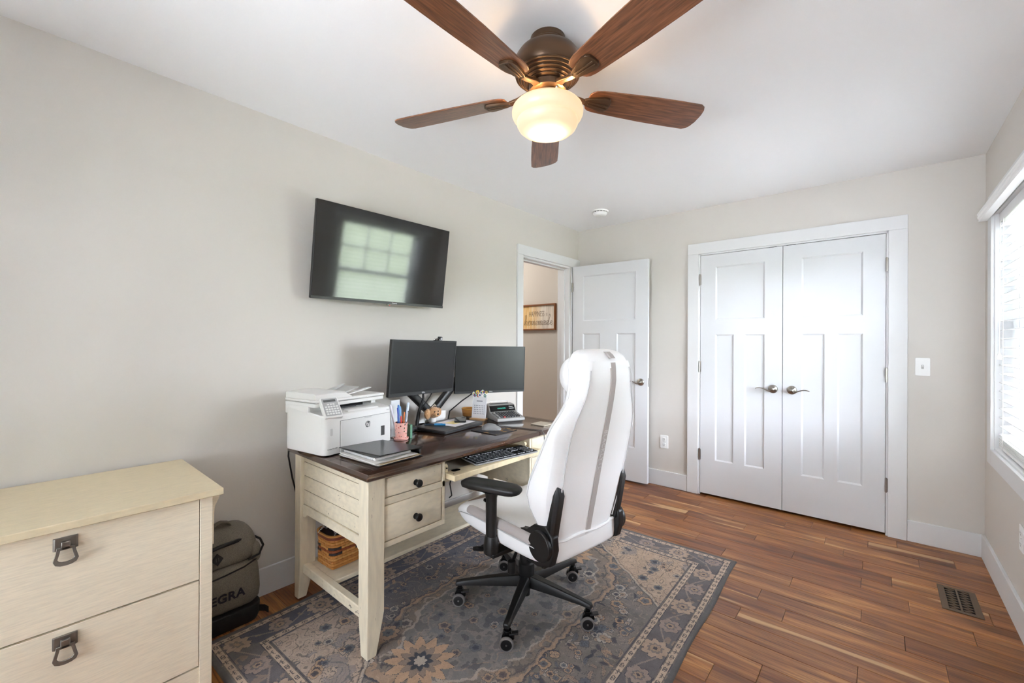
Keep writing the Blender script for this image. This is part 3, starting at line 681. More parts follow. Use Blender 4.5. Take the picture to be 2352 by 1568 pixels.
    # pendant palmettes above and below
    for fv in (cv - .575, cv + .575):
        for rr, nn, cc in ((.150, 13, peach), (.092, 11, C(140, 124, 112)), (.055, 9, navy), (.030, 7, pale)):
            x = U - cu - .02; y = (V - fv) * 1.05; d = np.hypot(x, y) + wob * .8; th = np.arctan2(y, x)
            sp_ = ((nn * th / (2 * np.pi)) % 1); rad = rr * (.62 + .38 * (1 - np.abs(sp_ * 2 - 1)) ** .8)
            put((d < rad + .003).astype(float), navy, .7); put((d < rad).astype(float), cc, .9)
    for fv in (cv - .575, cv + .575):
        for sx_ in (-1, 1):
            flower(cu + sx_ * .26, fv - .02, .05, 7, tan, slate, navy, .3); flower(cu + sx_ * .19, fv + .14, .035, 6, pale, navy, navy, .3)
    # corner spandrels
    sa = (.60 - du) / .60 ; spd = (du - .0) / .60 + (dv - (cv - .72 - .0)) / .48 - 1.0     # line from (du .6, dv .385) to (du 0, dv .865)
    sp_ = spd + wob * 3 + .03 * np.sin(U * 40) * .4
    spm = (sp_ > 0) & (e > .20)
    put(spm.astype(float), C(178, 158, 142) * 1.0, .84); put(((np.abs(sp_) < .016) & (e > .20)).astype(float), pale, .7); put(((np.abs(sp_ - .03) < .008) & (e > .20)).astype(float), navy, .6); put(((np.abs(sp_ + .022) < .008) & (e > .20)).astype(float), navy, .5)
    warm = np.clip((cv - (V)) / .9, 0, 1) ; put((spm * warm), C(186, 156, 126), .45)
    # drawn ornament inside spandrels: contour lines, hooks
    q = fb(.13, 71); ln = np.abs((q * 9) % 1 - .5); put((spm & (ln < .07)).astype(float), navy, .6); put((spm & (ln > .455)).astype(float), C(120, 112, 110), .45)
    q2 = fb(.09, 81); put((spm & (np.abs(q2 - .62) < .012)).astype(float), C(70, 74, 84), .7); put((spm & (q2 > .66)).astype(float), C(110, 112, 120), .5)
    for k in range(90):
        su, sv = rng.choice([-1, 1]), rng.choice([-1, 1]); a, b = rng.uniform(.05, .58), rng.uniform(.42, .88)
        if a / .60 + (b - .385) / .48 - 1 < .06: continue
        flower(cu + su * a, cv + sv * b, rng.uniform(.012, .028), rng.integers(4, 8), [pale, slate, peach][rng.integers(3)], navy, navy, rng.uniform(0, 6), .75)
    # borders
    band = (e < .205); bt = fb(.11, 23)[..., None]
    put(band.astype(float), (C(102, 96, 98) * (.75 + .5 * bt)).reshape(nu, nv, 3), 1.0)
    bl_ = band & (U > cu + .3) & (e == cu - du); put(bl_.astype(float), C(72, 78, 98), .5)
    along = np.where(cu - du < cv - dv, V, U); side = cu - du < cv - dv
    nper = np.where(side, np.round(RL / .19), np.round(RWd / .19)); L_ = np.where(side, RL, RWd)
    s_ = (along / L_ * nper) % 1 - .5; px_ = s_ * L_ / nper; py_ = e - .112; kk = np.floor(along / L_ * nper)
    odd = (kk % 2) > .5
    d = np.hypot(px_, py_) + wob * .6; th = np.arctan2(py_, px_)
    R1 = np.where(odd, .062, .050) * (.72 + .28 * np.abs(np.cos(th * np.where(odd, 4.5, 3.5))))
    put((band & (d < R1 + .003)).astype(float), navy, .7); put((band & (d < R1)).astype(float), np.where(odd[..., None], C(180, 156, 136), C(158, 140, 130)), .85); put((band & (d < R1 * .55)).astype(float), C(96, 94, 100), .7); put((band & (d < R1 * .36)).astype(float), tan, .8); put((band & (d < R1 * .14)).astype(float), navy, .9)
    vb = np.abs(py_ - .035 * np.sin(along / L_ * nper * np.pi)); put((band & (vb < .004) & (d > R1)).astype(float), C(150, 136, 126), .7)
    m2 = fb(.045, 91); put((band & (m2 > .66) & (d > R1)).astype(float), C(146, 128, 114), .7)
    for a0, a1 in ((.026, .056), (.166, .196)):
        gs = (ew > a0) & (ew < a1); put(gs.astype(float), C(190, 168, 148), .92); put(((np.abs(ew - a0) < .0025) | (np.abs(ew - a1) < .0025)).astype(float), navy, .7)
        sn = np.round(L_ / .042); ss = ((along / L_ * sn) % 1 - .5) * .042; yy = e - (a0 + a1) / 2; dd = np.hypot(ss, yy) + wob * .25; tt = np.arctan2(yy, ss); od = (np.floor(along / L_ * sn) % 2) > .5
        rr = .0125 * np.where(od, .62 + .38 * np.cos(4 * tt), .7 + .25 * np.cos(2 * tt)); put((gs & (np.abs(dd - rr) < .0022)).astype(float), C(74, 72, 78), .85); put((gs & (dd < .004)).astype(float), C(74, 72, 78), .8)
    put((e < .022).astype(float), C(96, 94, 94), .9)
    # distressed wear
    w = fb(.035, 101); out *= (.86 + .28 * w)[..., None]; w2 = (.93 + .14 * rng.random((nu, nv)))[..., None]; out *= w2
    return np.clip(out, 0, 1)
NU, NV = 400, 552
def build_rug():
    pat = rug_pattern(NU, NV)
    gu, gv = np.meshgrid(np.linspace(0, RWd, NU + 1), np.linspace(0, RL, NV + 1), indexing='ij')
    hz = .0065 + .0006 * np.sin(gu * 11 + 1) * np.sin(gv * 7)
    edge = np.minimum(np.minimum(gu, RWd - gu), np.minimum(gv, RL - gv)); hz = np.where(edge < 1e-6, .001, hz)
    cz = np.array([1.747, -1.055]); a = R(1.8); ex = np.array([-math.cos(a), -math.sin(a)]); ey = np.array([math.sin(a), -math.cos(a)])
    wavy = .004 * np.sin(gv * 9) * (np.abs(gu - RWd / 2) > RWd / 2 - .02)
    X = cz[0] + (gu + wavy) * ex[0] + gv * ey[0]; Y = cz[1] + gu * ex[1] + (gv) * ey[1]
    co = np.stack([X, Y, hz], -1).reshape(-1, 3).astype(np.float32)
    i, j = np.meshgrid(np.arange(NU), np.arange(NV), indexing='ij'); s = NV + 1
    q = np.stack([i * s + j, i * s + j + 1, (i + 1) * s + j + 1, (i + 1) * s + j], -1).reshape(-1, 4).astype(np.int32)
    me = bpy.data.meshes.new('area_rug'); me.vertices.add(len(co)); me.vertices.foreach_set('co', co.ravel()); me.loops.add(q.size); me.loops.foreach_set('vertex_index', q.ravel())
    me.polygons.add(len(q)); me.polygons.foreach_set('loop_start', np.arange(0, q.size, 4, dtype=np.int32)); me.polygons.foreach_set('loop_total', np.full(len(q), 4, dtype=np.int32)); me.update(calc_edges=True)
    at = me.color_attributes.new('pile_colour', 'FLOAT_COLOR', 'CORNER')
    cl = np.ones((len(q), 4, 4), dtype=np.float32); cl[..., :3] = pat.reshape(-1, 1, 3); at.data.foreach_set('color', cl.ravel())
    g = NT('rug_weave', .95); at_n = g.n('VertexColor', layer_name='pile_colour'); tc = g.n('TexCoord')
    n = g.n('TexNoise', {'Vector': tc.outputs['Object'], 'Scale': 420, 'Detail': 2}); sc = g.n('MapRange', {0: n.outputs['Fac'], 3: .88, 4: 1.12})
    vm = g.n('VectorMath', {0: at_n.outputs[0]}, operation='SCALE'); g.t.links.new(sc.outputs[0], vm.inputs['Scale']); g.link(vm.outputs[0], 'Base Color')
    bp = g.n('Bump', {'Strength': .25, 'Distance': .002, 'Height': n.outputs['Fac']}); g.link(bp.outputs[0], 'Normal'); g.b.inputs['Sheen Weight'].default_value = .15; g.b.inputs['Specular IOR Level'].default_value = .1
    me.materials.append(g.m)
    o = bpy.data.objects.new('area_rug', me); col.objects.link(o)
    tag(o, 'worn blue grey and tan medallion rug under the desk and chair', 'rug'); return o
build_rug()

# ------------------------------------------------------------------ distressed furniture paint
def distressed(name, rgb, dark, spec_scale=9, thr=.70, streak=(1, 1, 1), rough=.5):
    g = NT(name, rough); tc = g.n('TexCoord'); mp = g.n('Mapping', {0: tc.outputs['Object'], 'Scale': streak})
    n = g.n('TexNoise', {'Vector': mp.outputs[0], 'Scale': spec_scale, 'Detail': 8, 'Roughness': .7}); n2 = g.n('TexNoise', {'Vector': tc.outputs['Object'], 'Scale': 3.2, 'Detail': 3})
    mk = g.n('Math', {0: g.n('MapRange', {0: n.outputs['Fac'], 1: thr, 2: thr + .015}).outputs[0], 1: g.n('MapRange', {0: n2.outputs['Fac'], 1: .49, 2: .57}).outputs[0]}, operation='MULTIPLY')
    n3 = g.n('TexNoise', {'Vector': mp.outputs[0], 'Scale': 22, 'Detail': 4}); tint = g.ramp(n3.outputs['Fac'], [(.3, tuple(c * .955 for c in rgb)), (.55, rgb), (.8, tuple(min(255, c * 1.03) for c in rgb))])
    g.link(g.mix(mk.outputs[0], tint, dark), 'Base Color')
    bp = g.n('Bump', {'Strength': .08, 'Distance': .002, 'Height': n3.outputs['Fac']}); g.link(bp.outputs[0], 'Normal'); return g.m
cream_m = distressed('distressed_cream_paint', (232, 221, 196), (70, 52, 38), 9, .645, (1.6, 1, 2.4))
creamv_m = distressed('distressed_cream_post', (232, 221, 196), (70, 52, 38), 9, .65, (2.6, 2.6, .5))
def top_wood():
    g = NT('dark_walnut_top', .16); tc = g.n('TexCoord'); mp = g.n('Mapping', {0: tc.outputs['Object'], 'Scale': (26, 1.6, 1)}); n = g.n('TexNoise', {'Vector': mp.outputs[0], 'Scale': 2.4, 'Detail': 6, 'Distortion': .6})
    g.link(g.ramp(n.outputs['Fac'], [(.3, (40, 24, 16)), (.5, (62, 37, 24)), (.72, (84, 52, 32))]), 'Base Color'); g.b.inputs['Coat Weight'].default_value = .9; g.b.inputs['Coat Roughness'].default_value = .12
    return g.m
topw_m = top_wood(); groove_m = mat('glaze_groove', (112, 98, 78), .8); knob_m = mat('black_iron_knob', (24, 22, 21), .32, .3)

# ------------------------------------------------------------------ desk
X0, X1, Y0, Y1 = .10, .848, -2.920, -1.409; ZT = .755
yc = (Y0 + Y1) / 2
desk = thing('writing_desk', 'cream distressed desk with dark walnut top under two monitors', 'desk', (.47, yc, 0))
mb = MB().loft([[(x, y, z) for x, y in rrect(X0 + i, X1 - i, Y0 + i, Y1 - i, .004, 2)] for z, i in ((.727, .012), (.729, .004), (.733, 0), (.742, 0), (.746, .003), (.749, .006), (.753, .008), (.755, .011))])
dtop = mb.build('desk_top', topw_m, desk, smooth=True, ang=30)
# border groove inlay of the top
mb = MB(); i0, i1 = .050, .0516
for a in ((X0 + i0, X1 - i0, Y0 + i0, Y0 + i1), (X0 + i0, X1 - i0, Y1 - i1, Y1 - i0), (X0 + i0, X0 + i1, Y0 + i0, Y1 - i0), (X1 - i1, X1 - i0, Y0 + i0, Y1 - i0)): mb.box(*a, .7545, .75515)
mb.build('inlay_line', mat('dark_groove', (22, 14, 10), .4), dtop)
def leg(x0, x1, y0, y1, sx, sy):
    """square leg, straight on its outer sides, tapering at the foot on the inner sides"""
    a = (x0, x1, y0, y1); tx, ty = .021, .036
    b = (x0 + (tx if sx > 0 else 0), x1 - (0 if sx > 0 else tx), y0 + (0 if sy < 0 else ty), y1 - (ty if sy < 0 else 0))
    mb = MB().frus((*b, .0075), (*a, .17)); mb.v = mb.v[:8]; mb.f = mb.f[:]
    mb = MB().loft([[(r[0], r[2], z), (r[1], r[2], z), (r[1], r[3], z), (r[0], r[3], z)] for r, z in ((b, .0075), (a, .175), (a, .7275))])
    mb.build('leg', creamv_m, desk, bevel=.003)
leg(.755, .825, -2.902, -2.824, 1, -1); leg(.150, .212, -2.902, -2.824, -1, -1)
leg(.755, .825, -1.505, -1.427, 1, 1); leg(.150, .212, -1.505, -1.427, -1, 1)
for sgn in (-1, 1):
    yo = yc + sgn * (yc - (-2.885)) * 1.0     # outer face of side panel
    ya, yb = (yo, yo + .014) if sgn < 0 else (yo - .014, yo)
    zz = [.7275, .690, .622, .552, .480]
    for z1, z0 in zip(zz[:-1], zz[1:]):
        B(.210, .757, ya, yb, z0 + .0012, z1 - .0012).build('side_plank', cream_m, desk, bevel=.0025, seg=1)
    B(.210, .757, ya + .003, yb - .003, .48, .727).build('side_backing', groove_m, desk)
    arch = [(.757, .480), (.757, .418), (.742, .420), (.728, .424), (.720, .432), (.712, .438), (.258, .438), (.250, .432), (.242, .424), (.232, .420), (.210, .418), (.210, .480)]
    mb = MB(); mb.loft([[(x, y, z) for x, z in arch] for y in (ya - .004 if sgn < 0 else ya, yb if sgn < 0 else yb + .004)]); mb.build('side_skirt', cream_m, desk)
    sa = (yo, yo + .034) if sgn < 0 else (yo - .034, yo)
    B(.195, .765, *sa, .135, .18).build('side_stretcher', cream_m, desk, bevel=.004)
B(.18, .465, -2.852, -1.477, .158, .178).build('foot_shelf', cream_m, desk, bevel=.003)
B(.15, .165, -2.83, -1.50, .44, .7275).build('back_panel', cream_m, desk) if False else None
def pedestal(ya, yb, mirror):
    # carcass behind the face frame
    mb = MB(); mb.box(.165, .80, ya, ya + .014, .425, .7275); mb.box(.165, .80, yb - .014, yb, .425, .7275); mb.box(.165, .80, ya + .014, yb - .014, .425, .437); mb.box(.165, .178, ya + .014, yb - .014, .437, .7275)
    mb.build('pedestal_case', cream_m, desk)
    yi = yb - .018 if not mirror else yb
    yj = ya if not mirror else ya + .018
    fr = MB(); x0, x1 = .795, .812
    fr.box(x0, x1, ya, yb, .425, .447); fr.box(x0, x1, ya, yb, .602, .630); fr.box(x0, x1, ya, yb, .716, .7275)
    fr.box(x0, x1, yb - .016, yb, .447, .716) if not mirror else fr.box(x0, x1, ya, ya + .016, .447, .716)
    fr.build('face_frame', cream_m, desk, bevel=.0015)
    da, db = (ya + .002, yb - .018) if not mirror else (ya + .018, yb - .002)
    for z0, z1 in ((.4495, .5995), (.6325, .7145)):
        B(.780, .790, da - .001, db + .001, z0 - .002, z1 + .002).build('drawer_gap', mat('drawer_shadow', (40, 32, 26), .9), desk)
        q = MB(); s = .022
        a0, a1, b0, b1 = da + .0025, db - .0025, z0 + .0005, z1 - .0005
        q.loft([[(x, a0 + i, b0 + i), (x, a1 - i, b0 + i), (x, a1 - i, b1 - i), (x, a0 + i, b1 - i)] for x, i in ((.788, 0), (.808, 0), (.8115, .002), (.820, s))])
        d = q.build('drawer_front', cream_m, desk, bevel=.0012, seg=1)
        kb = MB().lathe([(.013, 0), (.013, .003), (.0075, .006), (.0065, .014), (.011, .019), (.0168, .023), (.0172, .028), (.0145, .0325), (.009, .0335), (.0085, .0325), (.0005, .0325)], 26, (True, False))
        kb.xf(Matrix.Translation((.8195, (da + db) / 2, (z0 + z1) / 2 - .008)) @ Matrix.Rotation(math.pi / 2, 4, 'Y')); kb.build('knob', knob_m, d, smooth=True, ang=30)
pedestal(-2.824, -2.490, False); pedestal(-1.839, -1.505, True)
# keyboard tray pulled out
tr_m = distressed('tray_maple_paint', (234, 216, 178), (120, 92, 60), 7, .72, (1, 2, 1))
B(.785, .872, -2.482, -1.80, .633, .660).build('tray_front_rail', tr_m, desk, bevel=.003)
B(.35, .786, -2.470, -1.858, .640, .652).build('keyboard_tray', mat('tray_board', (196, 186, 166), .5, vary=.05), desk)
for y in (-2.478, -1.868):
    q = MB().loft([[(x, yy, z) for x, z in ((.40, .652), (.792, .652), (.800, .660), (.800, .690), (.793, .699), (.780, .702), (.40, .702))] for yy in (y, y + .017)]); br = q.build('tray_runner', tr_m, desk, bevel=.0015)
    MB().cyl((.7995, y + .0085, .680), .0042, .0022, 'x', 12).build('runner_screw', knob_m, br)
MB().prism(rrect(.792, .820, -2.440, -2.392, .012), .6598, .6615).build('tray_latch', blackgl_m, desk)
MB().cyl((.842, -2.462, .6598), .004, .0006, n=12).build('screw_hole', mat('rust_hole', (90, 60, 40), .8), desk)
MB().ball((.79, -1.90, .622), .014, 12, 8, (1.1, 1.6, .8)).build('tray_stop', black_m, desk, smooth=True)
B(.775, .795, -2.490, -1.839, .612, .630).build('apron_rail', cream_m, desk, bevel=.002)

# ------------------------------------------------------------------ lateral file cabinet
cab_m = distressed('antique_white_laminate', (236, 224, 200), (168, 150, 124), 4.0, .74, (3, 1, 14), .5)
cabt_m = distressed('antique_white_top', (232, 216, 182), (180, 160, 130), 4.0, .76, (12, 1, 3), .45)
CYc = -3.726; CW = .392
cabn = thing('file_cabinet', 'antique white two drawer lateral file cabinet with pewter pulls', 'file cabinet', (.29, CYc, 0))
B(.018, .592, CYc - CW, CYc + CW, .737, .760).build('cabinet_top', cabt_m, cabn, bevel=.002)
mb = MB(); a, b = CYc - CW + .028, CYc + CW - .028
mb.box(.022, .555, a, a + .018, .0, .737); mb.box(.022, .555, b - .018, b, 0, .737); mb.box(.022, .04, a + .018, b - .018, 0, .737); mb.box(.04, .555, a + .018, b - .018, .06, .08)
mb.build('cabinet_case', cab_m, cabn)
for y0, y1 in ((a, a + .037), (b - .037, b)): B(.55, .572, y0, y1, 0, .737).build('corner_post', cab_m, cabn, bevel=.0015)
B(.552, .566, a + .037, b - .037, .02, .142).build('toe_rail', cab_m, cabn, bevel=.001)
B(.548, .553, a + .036, b - .036, .14, .737).build('drawer_gap', mat('drawer_shadow', (40, 32, 26), .9), cabn)
pew = mat('antique_pewter', (132, 126, 118), .42, .8, bump=.08, bscale=120, vary=.2, vscale=60)
for z0, z1 in ((.452, .731), (.150, .446)):
    d = B(.553, .5705, a + .039, b - .039, z0, z1).build('drawer_front', cab_m, cabn, bevel=.0012)
    zc = z1 - .040; yc2 = CYc
    pm = MB().loft([[(x, yc2 + s1 * w_, zc + zz) for s1, zz in ((-1, -.014), (1, -.014), (1, .022), (-1, .022))] for x, w_ in ((.570, .026), (.5745, .026), (.578, .022))])
    h = pm.build('pull_plate', pew, d, bevel=.001)
    MB().loft([[(x, yc2 + s1 * .010, zc + zz) for s1, zz in ((-1, -.011), (1, -.011), (1, .012), (-1, .012))] for x in (.576, .587)]).build('pull_hinge', pew, d, bevel=.002)
    out = [(-.019, -.004), (-.021, -.018), (-.0265, -.040), (-.022, -.050), (-.012, -.0545), (0, -.056), (.012, -.0545), (.022, -.050), (.0265, -.040), (.021, -.018), (.019, -.004)]
    inn = [(-.0115, -.010), (-.0135, -.020), (-.0175, -.036), (-.0145, -.0415), (-.008, -.0445), (0, -.0455), (.008, -.0445), (.0145, -.0415), (.0175, -.036), (.0135, -.020), (.0115, -.010)]
    q = MB(); n = len(out)
    xo = lambda z: .583 + .10 * (-z)
    vs_ = [(xo(z) - .0028, yc2 + y, zc + z) for y, z in out] + [(xo(z) - .0028, yc2 + y, zc + z) for y, z in inn] + [(xo(z) + .0028, yc2 + y, zc + z) for y, z in out] + [(xo(z) + .0028, yc2 + y, zc + z) for y, z in inn]
    fs_ = []
    for i in range(n - 1):
        fs_ += [(i, i + 1, n + i + 1, n + i), (2 * n + i, 3 * n + i, 3 * n + i + 1, 2 * n + i + 1), (i, 2 * n + i, 2 * n + i + 1, i + 1), (n + i, n + i + 1, 3 * n + i + 1, 3 * n + i)]
    fs_ += [(0, n, 3 * n, 2 * n), (n - 1, 2 * n - 1, 4 * n - 1, 3 * n - 1)[::-1]]
    q.add(vs_, fs_); q.box(.583, .587, yc2 - .0195, yc2 + .0195, zc - .011, zc - .003); q.build('pull_ring', pew, d, bevel=.0008, seg=1)
# corbel brackets under the top at each end
for s in (1, -1):
    e0 = b if s > 0 else a
    pr = [(0, .737), (.026, .737), (.026, .724), (.024, .715), (.018, .704), (.012, .690), (.0095, .668), (.009, .62), (.009, .555), (0, .555)]
    MB().loft([[(x, e0 + s * d_, z) for d_, z in pr] for x in (.515, .553)]).build('corbel', cab_m, cabn)
# ------------------------------------------------------------------ gaming chair (local: +x forward, +y toward its left arm)
CHX, CHY, CHA = 1.066, -2.185, R(170.8)
ch = thing('office_chair', 'white leather gaming chair with black five star base at the desk', 'chair', (CHX, CHY, .007), CHA)
leather = mat('white_leather', (250, 250, 250), .42, bump=.10, bscale=260, vary=.015, vscale=5, sheen=.05)
suede = mat('grey_suede_stripe', (176, 168, 164), .7, bump=.1, bscale=500, sheen=.3)
seamc = mat('leather_seam', (208, 208, 208), .6)
# base: hub and five arms
MB().lathe([(.02, .085), (.034, .088), (.040, .10), (.043, .135), (.040, .150), (.03, .152)], 28, (True, True)).build('base_hub', blackgl_m, ch, local=True, smooth=True)
def hexring(x, hw, z0, z1, ch_=.3): return [(x, -hw, z0), (x, hw, z0), (x, hw, z0 + (z1 - z0) * .55), (x, hw * (1 - ch_), z1), (x, -hw * (1 - ch_), z1), (x, -hw, z0 + (z1 - z0) * .55)]
world_angles = [6.5 + 72 * k for k in range(5)]
wheel_world = R(0)
for wa in world_angles:
    la = R(wa) - CHA; RZ = Matrix.Rotation(la, 4, 'Z')
    mb = MB().loft([hexring(.018, .028, .098, .150), hexring(.05, .027, .098, .150), hexring(.18, .021, .100, .138), hexring(.30, .016, .100, .124), hexring(.338, .0155, .098, .118), hexring(.345, .012, .096, .112)])
    mb.xf(RZ).build('base_arm', black_m, ch, local=True, bevel=.003)
    cx, cy_ = .325 * math.cos(la), .325 * math.sin(la)
    # caster: wheel plane faces the camera side, brake tab to the far side
    CA = R(38) - CHA; CM = Matrix.Translation((cx, cy_, 0)) @ Matrix.Rotation(CA, 4, 'Z')
    mb = MB().cyl((0, 0, .078), .011, .026, n=16); mb.cyl((0, 0, .072), .017, .010, n=18)
    hood = [(-.026, .034), (-.022, .060), (-.016, .074), (.016, .076), (.026, .066), (.030, .048), (.020, .044), (.006, .032), (-.010, .020)]
    mb.loft([[(x, y, z) for x, z in hood] for y in (-.010, .010)]); fork = mb.xf(CM).build('caster_fork', blackgl_m, ch, local=True, bevel=.0015)
    MB().box(.018, .056, -.012, .012, .060, .067).xf(CM @ Matrix.Translation((0, 0, 0)) @ Matrix.Rotation(R(-8), 4, 'Y')).build('brake_tab', black_m, fork, local=True, bevel=.002)
    for s in (-1, 1):
        y0 = s * .0185
        t = MB().lathe([(.021, -.0075), (.0285, -.0075), (.0308, -.004), (.0312, 0), (.0308, .004), (.0285, .0075), (.021, .0075)], 30, closed_ if False else (False, False)) if False else MB()
        pr = [(.0235, -.0075), (.0285, -.0075), (.0308, -.004), (.0312, 0), (.0308, .004), (.0285, .0075), (.0235, .0075)]
        t.loft([[(r_ * math.cos(2 * math.pi * i / 30), yy, r_ * math.sin(2 * math.pi * i / 30)) for i in range(30)] for r_, yy in pr], closed=True)
        t.xf(CM @ Matrix.Translation((-.003, y0, .0315))); tw = t.build('wheel_tread', mat('translucent_tread', (120, 116, 114), .25, spec=.6), fork, local=True, smooth=True)
        h_ = MB().loft([[(r_ * math.cos(2 * math.pi * i / 24), yy, r_ * math.sin(2 * math.pi * i / 24)) for i in range(24)] for r_, yy in ((.0005, -.006), (.012, -.006), (.0238, -.0045), (.0238, .0045), (.012, .006), (.0005, .006))])
        h_.xf(CM @ Matrix.Translation((-.003, y0, .0315))).build('wheel_hub', black_m, fork, local=True, smooth=True)
        MB().cyl((0, -.0065, 0), .0042, .013, 'y', 12).xf(CM @ Matrix.Translation((-.003, y0 + s * .0012, .0315))).build('axle_cap', steel_m, fork, local=True, smooth=True)
MB().lathe([(.017, .045), (.0185, .05), (.0185, .10)], 20, (True, True)).build('gas_piston_tip', black_m, ch, local=True, smooth=True)
MB().lathe([(.039, .148), (.040, .152), (.040, .205), (.034, .212), (.034, .262), (.029, .268), (.029, .335)], 28, (True, True)).build('gas_column', black_m, ch, local=True, smooth=True)
mb = MB(); mb.box(-.13, .12, -.075, .075, .325, .372); mb.box(-.10, .10, -.17, .17, .352, .368); mech = mb.build('tilt_mechanism', black_m, ch, local=True, bevel=.008)
MB().tube([(.02, .07, .345), (.045, .13, .338), (.075, .185, .325), (.09, .225, .305)], .009, 10).build('height_lever', black_m, ch, local=True, smooth=True)
MB().prism(rrect(-.022, .03, -.03, .03, .018), -.009, .009).xf(Matrix.Translation((.088, .235, .303)) @ Matrix.Rotation(R(25), 4, 'Y') @ Matrix.Rotation(R(20), 4, 'X')).build('lever_paddle', black_m, ch, local=True, bevel=.005)
MB().tube([(-.05, .07, .345), (-.06, .13, .32), (-.075, .17, .285)], .008, 10).build('tilt_lever', black_m, ch, local=True, smooth=True)
MB().cyl((-.078, .178, .238), .019, .055, n=18).build('tension_knob', black_m, ch, local=True, bevel=.003)
# seat cushion: rings along x
def seat_ring(x, hw, zt, zb, dip, wing):
    """section across y at x: bolstered edges"""
    out = []
    for t in (-1, -.96, -.82, -.66, -.5, -.25, 0, .25, .5, .66, .82, .96, 1):
        b = abs(t); z = zt - dip * (1 - b ** 2) if b < .66 else zt + wing * math.sin((b - .66) / .34 * math.pi) * .9 - (.018 if b > .95 else 0) * (b - .95) / .05
        out.append((x, hw * t, z))
    for t in (1, .92, .6, 0, -.6, -.92, -1):
        b = abs(t); out.append((x, hw * t * (.985 if b == 1 else 1), zb + (.03 if b == 1 else (.008 if b > .9 else 0))))
    return out
S = [(-.365, .205, .470, .392, .004, .002), (-.355, .235, .482, .380, .012, .010), (-.30, .252, .486, .375, .020, .016), (-.18, .262, .484, .374, .022, .020), (-.02, .266, .482, .376, .020, .022), (.10, .268, .484, .378, .014, .018), (.18, .266, .487, .384, .008, .010),
     (.225, .262, .482, .396, .004, .004), (.253, .254, .466, .412, 0, 0), (.262, .244, .450, .426, 0, 0)]
mb = MB().loft([seat_ring(*a) for a in S]); seat = mb.build('seat_cushion', leather, ch, local=True, sub=2)
# grey suede inlay along each side of the seat
for s in (1, -1):
    q = MB(); rings = []
    for x, hw, zt in ((-.33, .243, .488), (-.25, .258, .494), (-.12, .264, .498), (.02, .2675, .499), (.10, .268, .499), (.17, .2675, .492)):
        y = s * hw; rings.append([(x, y * .905, zt + .0045), (x, y * .965, zt + .0005), (x, y * 1.004, zt - .020), (x, y * 1.006, zt - .034), (x, y * .985, zt - .034), (x, y * .90, zt - .006)])
    q.loft(rings).build('seat_inlay', suede, seat, local=True, sub=1)
    MB().tube([(x, s * hw * 1.004, zt - .036) for x, hw, zt in ((-.34, .243, .486), (-.25, .258, .494), (-.12, .264, .498), (.02, .2675, .499), (.10, .268, .499), (.20, .266, .488), (.247, .252, .47), (.262, .22, .468))] + [(.268, 0, .466)], .0022, 6).build('seat_piping', seamc, seat, local=True, smooth=True)
# backrest: rings up z;   z, back x, half width, wing forward x, front centre x, back-panel half width
def back_ring(z, xb, hw, xw, xf, hp):
    """section in xy: flat-ish back panel, rounded flank running forward to the bolster edge, hollow front"""
    bk = .018
    pts = [(xb, 0), (xb + .001, hp * .5), (xb + .006, hp * .86), (xb + .016, hp + .3 * (hw - hp)), (xb + .036, hw * .965), ((xb + xw) * .5, hw * 1.0), (xw - .03, hw * .99), (xw - .008, hw * .94), (xw, hw * .86), (xw - .008, hw * .76), (xf + .008, hw * .60), (xf, hw * .3), (xf, 0)]
    right = [(x, -y) for x, y in pts[1:-1]]
    ring = pts + right[::-1]
    return [(x, y, z) for x, y in ring]
BK = [(.425, -.358, .170, -.310, -.315, .13), (.432, -.370, .192, -.300, -.305, .15), (.47, -.378, .205, -.285, -.300, .165), (.54, -.392, .226, -.262, -.305, .178), (.60, -.404, .248, -.238, -.312, .186), (.66, -.417, .262, -.232, -.320, .192), (.72, -.429, .262, -.250, -.330, .194),
      (.80, -.446, .262, -.292, -.345, .196), (.88, -.463, .264, -.334, -.362, .194), (.935, -.475, .262, -.360, -.374, .188), (.965, -.482, .250, -.372, -.381, .182), (1.00, -.489, .222, -.382, -.390, .172), (1.05, -.499, .186, -.388, -.398, .152), (1.10, -.507, .168, -.384, -.400, .138),
      (1.15, -.511, .160, -.378, -.396, .130), (1.20, -.505, .152, -.374, -.388, .122), (1.232, -.488, .138, -.376, -.384, .110), (1.248, -.462, .118, -.384, -.39, .09), (1.254, -.44, .085, -.395, -.40, .06)]
BK = [(z + .0, xb + .012, hw, xw, xf, hp) for z, xb, hw, xw, xf, hp in BK]
mb = MB().loft([back_ring(*b) for b in BK]); back = mb.build('backrest', leather, ch, local=True, sub=2)
def bx_at(z):
    for a, b in zip(BK[:-1], BK[1:]):
        if a[0] <= z <= b[0]:
            t = (z - a[0]) / (b[0] - a[0]); return [a[i] + (b[i] - a[i]) * t for i in range(6)]
    return list(BK[-1])
